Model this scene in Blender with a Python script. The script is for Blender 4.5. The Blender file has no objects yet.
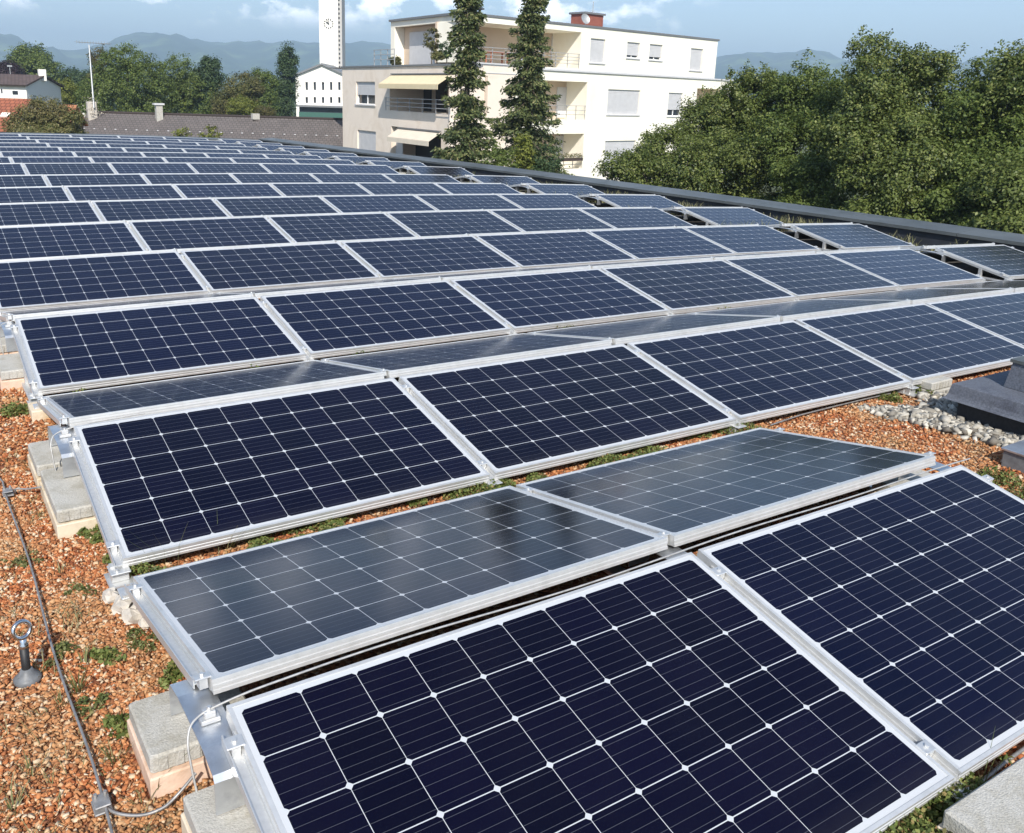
import bpy, math, random
import numpy as np
from mathutils import Vector, Matrix
from math import sin, cos, tan, pi, radians

random.seed(7)
RNG = np.random.default_rng(7)
S = bpy.context.scene
COL = S.collection

# ------------------------------------------------------------------ camera
CP = np.array([-0.572, -1.9395, 1.5164])
YAW, PITCH, ROLL, FPX = 0.5716, -0.2693, 0.0292, 899.12
PPX, PPY, IW, IH = -36.54, -73.0, 1024, 833
_f = np.array([sin(YAW) * cos(PITCH), cos(YAW) * cos(PITCH), sin(PITCH)])
_r0 = np.array([cos(YAW), -sin(YAW), 0.0]); _u0 = np.cross(_r0, _f)
_r = cos(ROLL) * _r0 + sin(ROLL) * _u0
_u = -sin(ROLL) * _r0 + cos(ROLL) * _u0
cam = bpy.data.cameras.new('camera'); camo = bpy.data.objects.new('camera', cam); COL.objects.link(camo)
camo.matrix_world = Matrix(((_r[0], _u[0], -_f[0], CP[0]), (_r[1], _u[1], -_f[1], CP[1]), (_r[2], _u[2], -_f[2], CP[2]), (0, 0, 0, 1)))
cam.sensor_fit = 'HORIZONTAL'; cam.sensor_width = 36.0; cam.lens = FPX * 36.0 / IW
cam.shift_x = -PPX / IW; cam.shift_y = PPY / IW
cam.clip_start = 0.05; cam.clip_end = 20000
S.camera = camo

# ------------------------------------------------------------------ light
SUN_AZ, SUN_EL = radians(206.0), radians(40.0)      # azimuth clockwise from +Y
world = bpy.data.worlds.new('World'); S.world = world; world.use_nodes = True
SUN_STRENGTH, SKY_STRENGTH, EXPOSURE = 4.8, 0.130, 0.48
sd = bpy.data.lights.new('sun', 'SUN'); so = bpy.data.objects.new('sun', sd); COL.objects.link(so)
sd.energy = SUN_STRENGTH; sd.angle = radians(0.55); sd.color = (1.0, 0.955, 0.88)
_sv = Vector((sin(SUN_AZ) * cos(SUN_EL), cos(SUN_AZ) * cos(SUN_EL), sin(SUN_EL)))
so.rotation_euler = _sv.to_track_quat('Z', 'Y').to_euler(); so.location = (0, 0, 60)
S.view_settings.view_transform = 'Standard'; S.view_settings.look = 'None'
S.view_settings.exposure = EXPOSURE; S.view_settings.gamma = 1.0; S.view_settings.use_curve_mapping = False
S.cycles.max_bounces = 8; S.cycles.volume_bounces = 1; S.cycles.transparent_max_bounces = 12
S.cycles.use_denoising = True

def build_world():
    nt = world.node_tree; N = nt.nodes; Lk = nt.links
    N.clear()
    out = N.new('ShaderNodeOutputWorld'); bg = N.new('ShaderNodeBackground')
    sky = N.new('ShaderNodeTexSky'); sky.sky_type = 'NISHITA'; sky.sun_disc = False
    sky.sun_elevation = SUN_EL; sky.sun_rotation = SUN_AZ; sky.altitude = 400
    sky.air_density = 1.0; sky.dust_density = 0.8; sky.ozone_density = 1.6
    bg.inputs['Strength'].default_value = SKY_STRENGTH
    tc = N.new('ShaderNodeTexCoord')
    mp = N.new('ShaderNodeMapping'); mp.inputs['Scale'].default_value = (1, 1, 1.7); mp.inputs['Location'].default_value = (0.37, 0.12, 0.05)
    nz = N.new('ShaderNodeTexNoise'); nz.inputs['Scale'].default_value = 17.0; nz.inputs['Detail'].default_value = 9; nz.inputs['Roughness'].default_value = 0.58
    rp = N.new('ShaderNodeValToRGB'); rp.color_ramp.elements[0].position = 0.49; rp.color_ramp.elements[1].position = 0.60
    # clouds hang towards the mountains on the left, the right of the sky is clear
    dot = N.new('ShaderNodeVectorMath'); dot.operation = 'DOT_PRODUCT'
    a = YAW - 0.30
    dot.inputs[1].default_value = (sin(a), cos(a), 0.0)
    mr = N.new('ShaderNodeMapRange'); mr.interpolation_type = 'SMOOTHSTEP'
    mr.inputs['From Min'].default_value = 0.84; mr.inputs['From Max'].default_value = 0.93
    sep = N.new('ShaderNodeSeparateXYZ')
    me = N.new('ShaderNodeMapRange'); me.interpolation_type = 'SMOOTHSTEP'
    me.inputs['From Min'].default_value = 0.055; me.inputs['From Max'].default_value = 0.085
    m1 = N.new('ShaderNodeMath'); m1.operation = 'MULTIPLY'; m2 = N.new('ShaderNodeMath'); m2.operation = 'MULTIPLY'
    mt = N.new('ShaderNodeMapRange'); mt.interpolation_type = 'SMOOTHSTEP'     # a low bank of cloud over the hills
    mt.inputs['From Min'].default_value = 0.15; mt.inputs['From Max'].default_value = 0.26; mt.inputs['To Min'].default_value = 1.0; mt.inputs['To Max'].default_value = 0.0
    m4 = N.new('ShaderNodeMath'); m4.operation = 'MULTIPLY'; Lk.new(sep.outputs['Z'], mt.inputs['Value']); Lk.new(mt.outputs['Result'], m4.inputs[1])
    m3 = N.new('ShaderNodeMath'); m3.operation = 'MULTIPLY'; m3.inputs[1].default_value = 0.8
    mix = N.new('ShaderNodeMix'); mix.data_type = 'RGBA'; mix.inputs['B'].default_value = (25, 24.5, 25, 1)
    Lk.new(tc.outputs['Generated'], mp.inputs['Vector']); Lk.new(mp.outputs['Vector'], nz.inputs['Vector'])
    Lk.new(nz.outputs['Fac'], rp.inputs['Fac']); Lk.new(tc.outputs['Generated'], dot.inputs[0]); Lk.new(dot.outputs['Value'], mr.inputs['Value'])
    Lk.new(tc.outputs['Generated'], sep.inputs[0]); Lk.new(sep.outputs['Z'], me.inputs['Value'])
    Lk.new(rp.outputs['Color'], m1.inputs[0]); Lk.new(mr.outputs['Result'], m1.inputs[1])
    Lk.new(m1.outputs[0], m2.inputs[0]); Lk.new(me.outputs['Result'], m2.inputs[1]); Lk.new(m2.outputs[0], m4.inputs[0]); Lk.new(m4.outputs[0], m3.inputs[0])
    Lk.new(m3.outputs[0], mix.inputs['Factor']); Lk.new(sky.outputs['Color'], mix.inputs['A'])
    Lk.new(mix.outputs['Result'], bg.inputs['Color']); Lk.new(bg.outputs[0], out.inputs['Surface'])
build_world()

# ------------------------------------------------------------------ survey helpers (photo pixel -> ray -> point on a real plane)
def ray(u, v):
    return _f + _r * (u - IW / 2 - PPX) / FPX - _u * (v - IH / 2 - PPY) / FPX
def at(u, v, depth): return CP + ray(u, v) * depth
def onz(u, v, z):
    d = ray(u, v); return CP + d * ((z - CP[2]) / d[2])
def onplane(u, v, p, n):
    d = ray(u, v); n = np.asarray(n, float); return CP + d * (((np.asarray(p) - CP) @ n) / (d @ n))

# ------------------------------------------------------------------ mesh builder
class MB:
    def __init__(s): s.v = []; s.f = []; s.sm = []
    def add(s, vs, fs, smooth=False):
        o = len(s.v); s.v += [tuple(map(float, p)) for p in vs]; s.f += [tuple(i + o for i in f) for f in fs]; s.sm += [smooth] * len(fs)
    def cable(s, pts, r, n=8):
        p = [Vector(q) for q in pts]; p = [p[0] * 2 - p[1]] + p + [p[-1] * 2 - p[-2]]; out = []
        for i in range(1, len(p) - 2):
            for k in range(5):
                t = k / 5; out.append(.5 * (2 * p[i] + (p[i + 1] - p[i - 1]) * t + (2 * p[i - 1] - 5 * p[i] + 4 * p[i + 1] - p[i + 2]) * t * t + (3 * p[i] - p[i - 1] - 3 * p[i + 1] + p[i + 2]) * t ** 3))
        out.append(p[-2]); s.tube(out, r, n)
    def box(s, c, size, M=None, bev=0.0):
        x, y, z = [q / 2 for q in size]
        if bev <= 0:
            P = [(-x, -y, -z), (x, -y, -z), (x, y, -z), (-x, y, -z), (-x, -y, z), (x, -y, z), (x, y, z), (-x, y, z)]
            F = [(0, 3, 2, 1), (4, 5, 6, 7), (0, 1, 5, 4), (1, 2, 6, 5), (2, 3, 7, 6), (3, 0, 4, 7)]
        else:
            b = min(bev, x * .9, y * .9, z * .9); P = []; F = []
            rings = [(-z, b), (-z + b, 0), (z - b, 0), (z, b)]
            for zz, i in rings:
                xx, yy = x - i, y - i; k = b - i + 1e-5 if i < b else b * .35
                k = b
                P += [(-xx + k, -yy, zz), (xx - k, -yy, zz), (xx, -yy + k, zz), (xx, yy - k, zz), (xx - k, yy, zz), (-xx + k, yy, zz), (-xx, yy - k, zz), (-xx, -yy + k, zz)]
            for r in range(3):
                for q in range(8):
                    a0 = r * 8 + q; a1 = r * 8 + (q + 1) % 8
                    F.append((a0, a1, a1 + 8, a0 + 8))
            F.append(tuple(range(7, -1, -1))); F.append(tuple(range(24, 32)))
        if M is not None: P = [tuple(M @ Vector(p)) for p in P]
        s.add([(p[0] + c[0], p[1] + c[1], p[2] + c[2]) for p in P], F)
    def bb(s, x0, x1, y0, y1, z0, z1, bev=0.0):
        s.box(((x0 + x1) / 2, (y0 + y1) / 2, (z0 + z1) / 2), (abs(x1 - x0), abs(y1 - y0), abs(z1 - z0)), None, bev)
    def hexa(s, P):   # 4 bottom points, 4 top points
        s.add(P, [(0, 3, 2, 1), (4, 5, 6, 7), (0, 1, 5, 4), (1, 2, 6, 5), (2, 3, 7, 6), (3, 0, 4, 7)])
    def tube(s, path, r, n=8, caps=True, smooth=True):
        path = [Vector(p) for p in path]; m = len(path)
        rs = r if isinstance(r, (list, tuple)) else [r] * m
        P = []; F = []; pu = None
        for i, p in enumerate(path):
            t = (path[min(i + 1, m - 1)] - path[max(i - 1, 0)]).normalized()
            if pu is None:
                pu = t.orthogonal().normalized()
            else:
                pu = (pu - t * pu.dot(t)); pu = pu.normalized() if pu.length > 1e-6 else t.orthogonal().normalized()
            w = t.cross(pu)
            P += [p + (pu * cos(2 * pi * k / n) + w * sin(2 * pi * k / n)) * rs[i] for k in range(n)]
        for i in range(m - 1):
            for k in range(n):
                F.append((i * n + k, i * n + (k + 1) % n, (i + 1) * n + (k + 1) % n, (i + 1) * n + k))
        s.add(P, F, smooth)
        if caps: s.add(P[:n], [tuple(range(n - 1, -1, -1))]); s.add(P[-n:], [tuple(range(n))])
    def lathe(s, prof, c=(0, 0, 0), n=20, smooth=True):
        P = []; F = []
        for r, z in prof: P += [(c[0] + r * cos(2 * pi * k / n), c[1] + r * sin(2 * pi * k / n), c[2] + z) for k in range(n)]
        for i in range(len(prof) - 1):
            for k in range(n): F.append((i * n + k, i * n + (k + 1) % n, (i + 1) * n + (k + 1) % n, (i + 1) * n + k))
        s.add(P, F, smooth)
    def torus(s, c, R, r, M, n=28, m=10):
        P = []; F = []
        for i in range(n):
            a = 2 * pi * i / n
            for j in range(m):
                b = 2 * pi * j / m
                p = M @ Vector(((R + r * cos(b)) * cos(a), (R + r * cos(b)) * sin(a), r * sin(b)))
                P.append((p[0] + c[0], p[1] + c[1], p[2] + c[2]))
        for i in range(n):
            for j in range(m): F.append((i * m + j, ((i + 1) % n) * m + j, ((i + 1) % n) * m + (j + 1) % m, i * m + (j + 1) % m))
        s.add(P, F, True)
    def prof_x(s, prof, x0, x1, closed=True):  # (y,z) polygon swept along x
        n = len(prof); P = [(x0, y, z) for y, z in prof] + [(x1, y, z) for y, z in prof]
        F = [(i, (i + 1) % n, n + (i + 1) % n, n + i) for i in range(n)] + [tuple(range(n - 1, -1, -1)), tuple(range(n, 2 * n))]
        s.add(P, F)
    def mesh(s, name):
        me = bpy.data.meshes.new(name); me.from_pydata(s.v, [], s.f)
        me.polygons.foreach_set('use_smooth', s.sm); me.update(); return me

def link(name, me, mat, parent=None):
    o = bpy.data.objects.new(name, me)
    if mat is not None and len(me.materials) == 0: me.materials.append(mat)
    COL.objects.link(o)
    if parent is not None: o.parent = parent
    return o
def obj(name, mb, mat, parent=None): return link(name, mb.mesh(name), mat, parent)
def tag(o, label, cat, group=None):
    o['label'] = label; o['category'] = cat
    if group: o['group'] = group
    return o
def thing(name, label, cat, loc=(0, 0, 0), group=None):
    o = bpy.data.objects.new(name, None); COL.objects.link(o); o.location = loc; o.empty_display_size = .1
    return tag(o, label, cat, group)
def kind(o, k): o['kind'] = k; return o

def npmesh(name, V, quads, mat, parent=None, attr=None, smooth=False):
    V = np.ascontiguousarray(V, np.float32); Q = np.ascontiguousarray(quads, np.int32); k = Q.shape[1]
    me = bpy.data.meshes.new(name)
    me.vertices.add(len(V)); me.vertices.foreach_set('co', V.ravel())
    me.loops.add(Q.size); me.loops.foreach_set('vertex_index', Q.ravel())
    me.polygons.add(len(Q)); me.polygons.foreach_set('loop_start', np.arange(0, Q.size, k, dtype=np.int32))
    me.update(calc_edges=True); me.validate()
    if smooth: me.polygons.foreach_set('use_smooth', np.ones(len(me.polygons), bool))
    return link(name, me, mat, parent)

# ------------------------------------------------------------------ materials
def mat(name, col, rough=.6, metal=0.0, spec=.5, noise=None, bump=None, ior=None):
    """noise=(scale, amount, detail) varies the base colour, bump=(scale, strength)"""
    m = bpy.data.materials.new(name); m.use_nodes = True; nt = m.node_tree; b = nt.nodes['Principled BSDF']
    b.inputs['Base Color'].default_value = (*col, 1); b.inputs['Roughness'].default_value = rough
    b.inputs['Metallic'].default_value = metal; b.inputs['Specular IOR Level'].default_value = spec
    tc = nt.nodes.new('ShaderNodeTexCoord')
    if noise:
        n = nt.nodes.new('ShaderNodeTexNoise'); n.inputs['Scale'].default_value = noise[0]; n.inputs['Detail'].default_value = noise[2] if len(noise) > 2 else 6
        r = nt.nodes.new('ShaderNodeValToRGB'); a = noise[1]
        r.color_ramp.elements[0].position = .3; r.color_ramp.elements[1].position = .7
        r.color_ramp.elements[0].color = (*[max(0, c * (1 - a)) for c in col], 1); r.color_ramp.elements[1].color = (*[min(1, c * (1 + a)) for c in col], 1)
        nt.links.new(tc.outputs['Object'], n.inputs['Vector']); nt.links.new(n.outputs['Fac'], r.inputs['Fac']); nt.links.new(r.outputs['Color'], b.inputs['Base Color'])
    if bump:
        n2 = nt.nodes.new('ShaderNodeTexNoise'); n2.inputs['Scale'].default_value = bump[0]; n2.inputs['Detail'].default_value = 5
        bp = nt.nodes.new('ShaderNodeBump'); bp.inputs['Strength'].default_value = bump[1]; bp.inputs['Distance'].default_value = .01
        nt.links.new(tc.outputs['Object'], n2.inputs['Vector']); nt.links.new(n2.outputs['Fac'], bp.inputs['Height']); nt.links.new(bp.outputs['Normal'], b.inputs['Normal'])
    return m

def island_mat(name, cols, rough=.7, transl=0.0, extra=None, spec=.3):
    """colour picked per loose piece (leaf, stone)"""
    m = bpy.data.materials.new(name); m.use_nodes = True; nt = m.node_tree; b = nt.nodes['Principled BSDF']
    g = nt.nodes.new('ShaderNodeNewGeometry'); r = nt.nodes.new('ShaderNodeValToRGB'); r.color_ramp.interpolation = 'LINEAR'
    e = r.color_ramp.elements
    while len(e) < len(cols): e.new(.5)
    for i, (p, c) in enumerate(cols): e[i].position = p; e[i].color = (*c, 1)
    nt.links.new(g.outputs['Random Per Island'], r.inputs['Fac']); src = r.outputs['Color']
    if extra:   # slow drift of tone over the crown or bed: (scale, colour, amount)
        tc = nt.nodes.new('ShaderNodeTexCoord'); n = nt.nodes.new('ShaderNodeTexNoise'); n.inputs['Scale'].default_value = extra[0]; n.inputs['Detail'].default_value = 3
        mr = nt.nodes.new('ShaderNodeMapRange'); mr.inputs['From Min'].default_value = .42; mr.inputs['From Max'].default_value = .62; mr.inputs['To Max'].default_value = extra[2]
        mx = nt.nodes.new('ShaderNodeMix'); mx.data_type = 'RGBA'; mx.inputs['B'].default_value = (*extra[1], 1)
        nt.links.new(tc.outputs['Object'], n.inputs['Vector']); nt.links.new(n.outputs['Fac'], mr.inputs['Value']); nt.links.new(mr.outputs['Result'], mx.inputs['Factor'])
        nt.links.new(src, mx.inputs['A']); src = mx.outputs['Result']
    nt.links.new(src, b.inputs['Base Color']); b.inputs['Roughness'].default_value = rough; b.inputs['Specular IOR Level'].default_value = spec
    if transl > 0:
        t = nt.nodes.new('ShaderNodeBsdfTranslucent'); ms = nt.nodes.new('ShaderNodeMixShader'); ms.inputs['Fac'].default_value = transl
        nt.links.new(src, t.inputs['Color']); nt.links.new(b.outputs[0], ms.inputs[1]); nt.links.new(t.outputs[0], ms.inputs[2])
        nt.links.new(ms.outputs[0], nt.nodes['Material Output'].inputs['Surface'])
    return m

CPI = .1585
def cell_material():
    m = bpy.data.materials.new('solar_cells'); m.use_nodes = True; nt = m.node_tree; b = nt.nodes['Principled BSDF']
    N = nt.nodes; Lk = nt.links
    def M(op, a, c=None, d=None):
        n = N.new('ShaderNodeMath'); n.operation = op
        for i, x in enumerate((a, c, d)):
            if x is None: continue
            if isinstance(x, (int, float)): n.inputs[i].default_value = x
            else: Lk.new(x, n.inputs[i])
        return n.outputs[0]
    tc = N.new('ShaderNodeTexCoord'); sp = N.new('ShaderNodeSeparateXYZ'); Lk.new(tc.outputs['Object'], sp.inputs[0])
    u = M('DIVIDE', sp.outputs['X'], CPI); v = M('DIVIDE', sp.outputs['Y'], -CPI)
    fu = M('FRACT', u); fv = M('FRACT', v)
    du = M('ABSOLUTE', M('SUBTRACT', fu, .5)); dv = M('ABSOLUTE', M('SUBTRACT', fv, .5))
    mx = M('MAXIMUM', du, dv)
    c1 = M('MULTIPLY', M('LESS_THAN', du, .5 - .0058), M('LESS_THAN', dv, .5 - .0092))
    c2 = M('LESS_THAN', M('ADD', du, dv), 1 - .072)
    ins = M('MULTIPLY', M('MULTIPLY', M('GREATER_THAN', u, 0), M('LESS_THAN', u, 10)), M('MULTIPLY', M('GREATER_THAN', v, 0), M('LESS_THAN', v, 6)))
    cell = M('MULTIPLY', M('MULTIPLY', c1, c2), ins)
    bus = M('LESS_THAN', M('ABSOLUTE', M('SUBTRACT', M('FRACT', M('MULTIPLY', v, 5)), .5)), .018)
    cu = M('FLOOR', u); cv = M('FLOOR', v)
    oi = N.new('ShaderNodeObjectInfo')
    cb = N.new('ShaderNodeCombineXYZ'); Lk.new(cu, cb.inputs[0]); Lk.new(cv, cb.inputs[1]); Lk.new(M('MULTIPLY', oi.outputs['Random'], 97.0), cb.inputs[2])
    wn = N.new('ShaderNodeTexWhiteNoise'); wn.noise_dimensions = '3D'; Lk.new(cb.outputs[0], wn.inputs['Vector'])
    def mixc(f, a, c):
        n = N.new('ShaderNodeMix'); n.data_type = 'RGBA'
        if isinstance(f, float): n.inputs['Factor'].default_value = f
        else: Lk.new(f, n.inputs['Factor'])
        for k, x in (('A', a), ('B', c)):
            if isinstance(x, tuple): n.inputs[k].default_value = (*x, 1)
            else: Lk.new(x, n.inputs[k])
        return n.outputs['Result']
    base = mixc(wn.outputs['Value'], (.0019, .0015, .0062), (.0038, .0029, .0120))
    base = mixc(M('MULTIPLY', oi.outputs['Random'], .5), base, (.0026, .0056, .031))
    # fine crystalline mottling
    nz = N.new('ShaderNodeTexNoise'); nz.inputs['Scale'].default_value = 420; nz.inputs['Detail'].default_value = 2; Lk.new(tc.outputs['Object'], nz.inputs['Vector'])
    base = mixc(M('MULTIPLY', nz.outputs['Fac'], .22), base, (.004, .004, .013))
    withbus = mixc(M('MULTIPLY', bus, .40), base, (.17, .175, .20))
    col = mixc(cell, (.50, .51, .52), withbus)
    # thin dust film
    dn = N.new('ShaderNodeTexNoise'); dn.inputs['Scale'].default_value = 2.3; dn.inputs['Detail'].default_value = 7; dn.inputs['Roughness'].default_value = .65; Lk.new(tc.outputs['Object'], dn.inputs['Vector'])
    dm = N.new('ShaderNodeMapRange'); dm.inputs['From Min'].default_value = .4; dm.inputs['From Max'].default_value = .75; dm.inputs['To Max'].default_value = .008; Lk.new(dn.outputs['Fac'], dm.inputs['Value'])
    edge = M('MULTIPLY', M('MAXIMUM', M('SUBTRACT', v, 5.55), 0.0), M('MULTIPLY', dn.outputs['Fac'], .085))
    col = mixc(M('ADD', dm.outputs['Result'], edge), col, (.33, .31, .29))
    Lk.new(col, b.inputs['Base Color'])
    b.inputs['Roughness'].default_value = .13; b.inputs['Specular IOR Level'].default_value = .19; b.inputs['Specular Tint'].default_value = (.34, .62, 1.0, 1)
    rr = N.new('ShaderNodeMapRange'); rr.inputs['From Min'].default_value = .35; rr.inputs['From Max'].default_value = .75; rr.inputs['To Min'].default_value = .10; rr.inputs['To Max'].default_value = .17
    Lk.new(dn.outputs['Fac'], rr.inputs['Value']); Lk.new(rr.outputs['Result'], b.inputs['Roughness'])
    return m

def tile_material(name, c0, c1, sx, sy, rough=.8):
    m = bpy.data.materials.new(name); m.use_nodes = True; nt = m.node_tree; b = nt.nodes['Principled BSDF']
    tc = nt.nodes.new('ShaderNodeTexCoord'); br = nt.nodes.new('ShaderNodeTexBrick')
    br.inputs['Scale'].default_value = 1.0; br.inputs['Brick Width'].default_value = sx; br.inputs['Row Height'].default_value = sy
    br.inputs['Mortar Size'].default_value = sy * .07; br.inputs['Color1'].default_value = (*c0, 1); br.inputs['Color2'].default_value = (*c1, 1)
    br.inputs['Mortar'].default_value = (*[c * .4 for c in c0], 1)
    n = nt.nodes.new('ShaderNodeTexNoise'); n.inputs['Scale'].default_value = .9; n.inputs['Detail'].default_value = 8
    mx = nt.nodes.new('ShaderNodeMix'); mx.data_type = 'RGBA'; mx.blend_type = 'MULTIPLY'; mx.inputs['Factor'].default_value = .5
    r = nt.nodes.new('ShaderNodeValToRGB'); r.color_ramp.elements[0].color = (.45, .45, .42, 1); r.color_ramp.elements[1].color = (1.25, 1.2, 1.15, 1)
    bp = nt.nodes.new('ShaderNodeBump'); bp.inputs['Strength'].default_value = .5; bp.inputs['Distance'].default_value = .03
    L = nt.links
    L.new(tc.outputs['UV'], br.inputs['Vector']); L.new(tc.outputs['Object'], n.inputs['Vector']); L.new(n.outputs['Fac'], r.inputs['Fac'])
    L.new(br.outputs['Color'], mx.inputs['A']); L.new(r.outputs['Color'], mx.inputs['B']); L.new(mx.outputs['Result'], b.inputs['Base Color'])
    L.new(br.outputs['Fac'], bp.inputs['Height']); bp.invert = True; L.new(bp.outputs['Normal'], b.inputs['Normal']); b.inputs['Roughness'].default_value = rough
    return m

def gravel_material():
    m = bpy.data.materials.new('crushed_brick_gravel'); m.use_nodes = True; nt = m.node_tree; b = nt.nodes['Principled BSDF']; N = nt.nodes; L = nt.links
    tc = N.new('ShaderNodeTexCoord'); vo = N.new('ShaderNodeTexVoronoi'); vo.inputs['Scale'].default_value = 62
    r = N.new('ShaderNodeValToRGB'); e = r.color_ramp.elements
    for p in (.3, .6, .85): e.new(p)
    for i, (p, c) in enumerate([(0, (.16, .055, .026)), (.3, (.32, .11, .045)), (.6, (.43, .18, .075)), (.85, (.52, .29, .14)), (1, (.58, .46, .32))]): e[i].position = p; e[i].color = (*c, 1)
    sp = N.new('ShaderNodeSeparateColor'); n = N.new('ShaderNodeTexNoise'); n.inputs['Scale'].default_value = 3.0; n.inputs['Detail'].default_value = 6
    mx = N.new('ShaderNodeMix'); mx.data_type = 'RGBA'; mx.inputs['B'].default_value = (.085, .075, .035, 1)
    mr = N.new('ShaderNodeMapRange'); mr.inputs['From Min'].default_value = .56; mr.inputs['From Max'].default_value = .7; mr.inputs['To Max'].default_value = .7
    bp = N.new('ShaderNodeBump'); bp.inputs['Strength'].default_value = .9; bp.inputs['Distance'].default_value = .012; bp.invert = True
    L.new(tc.outputs['Object'], vo.inputs['Vector']); L.new(vo.outputs['Color'], sp.inputs[0]); L.new(sp.outputs[0], r.inputs['Fac'])
    L.new(tc.outputs['Object'], n.inputs['Vector']); L.new(n.outputs['Fac'], mr.inputs['Value']); L.new(mr.outputs['Result'], mx.inputs['Factor'])
    L.new(r.outputs['Color'], mx.inputs['A']); L.new(mx.outputs['Result'], b.inputs['Base Color'])
    L.new(vo.outputs['Distance'], bp.inputs['Height']); L.new(bp.outputs['Normal'], b.inputs['Normal']); b.inputs['Roughness'].default_value = .9
    return m

def hill_material():
    m = bpy.data.materials.new('hill_forest_and_meadow'); m.use_nodes = True; nt = m.node_tree; b = nt.nodes['Principled BSDF']; N = nt.nodes; L = nt.links
    tc = N.new('ShaderNodeTexCoord'); n = N.new('ShaderNodeTexNoise'); n.inputs['Scale'].default_value = .0075; n.inputs['Detail'].default_value = 8; n.inputs['Roughness'].default_value = .6
    r = N.new('ShaderNodeValToRGB'); e = r.color_ramp.elements; e.new(.56)
    for i, (p, c) in enumerate([(.44, (.020, .045, .024)), (.54, (.045, .08, .035)), (.63, (.13, .18, .08))]): e[i].position = p; e[i].color = (*c, 1)
    L.new(tc.outputs['Object'], n.inputs['Vector']); L.new(n.outputs['Fac'], r.inputs['Fac']); L.new(r.outputs['Color'], b.inputs['Base Color']); b.inputs['Roughness'].default_value = 1
    b.inputs['Specular IOR Level'].default_value = 0.1
    return m

def brick_mat():
    m = tile_material('red_chimney_brick', (.30, .09, .06), (.36, .12, .08), .25, .08); return m

MT = dict(
    alu=mat('brushed_aluminium', (.66, .66, .65), .48, .7, noise=(60, .06)),
    frame=mat('anodised_aluminium_frame', (.70, .69, .67), .46, .55, noise=(30, .05)),
    galv=mat('folded_sheet_aluminium', (.60, .62, .64), .36, .85, noise=(9, .16)),
    steel=mat('polished_steel', (.62, .62, .62), .18, 1.0),
    backsheet=mat('white_backsheet', (.7, .7, .7), .5),
    wire=mat('grey_conductor_wire', (.30, .29, .28), .5, .5, noise=(40, .25)),
    cable=mat('dull_grey_cable', (.46, .45, .43), .5, .4, noise=(40, .2)),
    strip=mat('gap_shade_grey', (.085, .078, .07), .95, noise=(30, .5, 8), bump=(60, .9)),  # shade of the lone-panel gap put into the colour
    black=mat('black_rubber', (.015, .015, .016), .55),
    lead=mat('grey_sealing_cone', (.14, .145, .15), .5, 0.0, noise=(40, .25)),
    conc=mat('grey_concrete', (.45, .43, .385), .9, noise=(140, .16, 5), bump=(220, .45)),
    cream=mat('cream_insulation_block', (.66, .56, .42), .85, noise=(12, .12), bump=(60, .2)),
    cream2=mat('pink_insulation_block', (.68, .50, .38), .85, noise=(12, .12), bump=(60, .2)),
    white_stone=mat('white_stone', (.50, .45, .385), .8, noise=(30, .15), bump=(40, .6)),
    felt=mat('grey_bitumen_felt', (.105, .115, .14), .75, noise=(90, .3, 3), bump=(300, .4)),
    feltd=mat('shade_black_felt', (.02, .021, .024), .8, noise=(60, .4)),  # near-black colour carries the shade under the curb lid
    cap=mat('grey_parapet_cap_metal', (.13, .14, .14), .5, .35, noise=(1.5, .18)),
    parapet=mat('dark_parapet_membrane', (.022, .025, .032), .7, noise=(3, .35)),
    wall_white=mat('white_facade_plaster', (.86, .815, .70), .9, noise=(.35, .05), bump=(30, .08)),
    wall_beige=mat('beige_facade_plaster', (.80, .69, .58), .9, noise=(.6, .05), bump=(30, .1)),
    wall_in=mat('shaded_beige_plaster', (.56, .45, .35), .9, noise=(.6, .05)),  # beige plaster, darkened in the colour for the shade inside the loggias
    roofedge=mat('grey_roof_edge_metal', (.20, .20, .20), .5, .3),
    shutter=mat('light_grey_roller_blind', (.56, .55, .55), .6, noise=(3, .05)),
    glass=mat('dark_window_glass', (.02, .024, .03), .08, 0, .6),
    whiteframe=mat('white_window_frame', (.78, .78, .76), .5),
    rail=mat('grey_painted_railing', (.42, .41, .40), .45, .3),
    awning=mat('yellow_awning_fabric', (.70, .58, .37), .85, noise=(2, .05)),
    awning2=mat('pale_awning_fabric', (.70, .61, .49), .85, noise=(2, .05)),
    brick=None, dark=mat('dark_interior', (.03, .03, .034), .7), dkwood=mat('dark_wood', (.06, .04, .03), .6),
    bark=mat('grey_brown_bark', (.09, .07, .05), .9, noise=(9, .4), bump=(20, .8)),
    church=mat('white_church_plaster', (.82, .78, .70), .9, noise=(.15, .03)),
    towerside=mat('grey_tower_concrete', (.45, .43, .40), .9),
    clock=mat('black_clock_metal', (.02, .02, .02), .5),
    green=mat('green_panel_paint', (.035, .11, .08), .5),
    terracotta=mat('terracotta_pot', (.35, .13, .07), .8),
    antenna=mat('grey_antenna_metal', (.45, .45, .44), .5, .6),
    ground=mat('dry_grass_ground', (.075, .085, .035), 1.0, noise=(.05, .4)),
)
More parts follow.
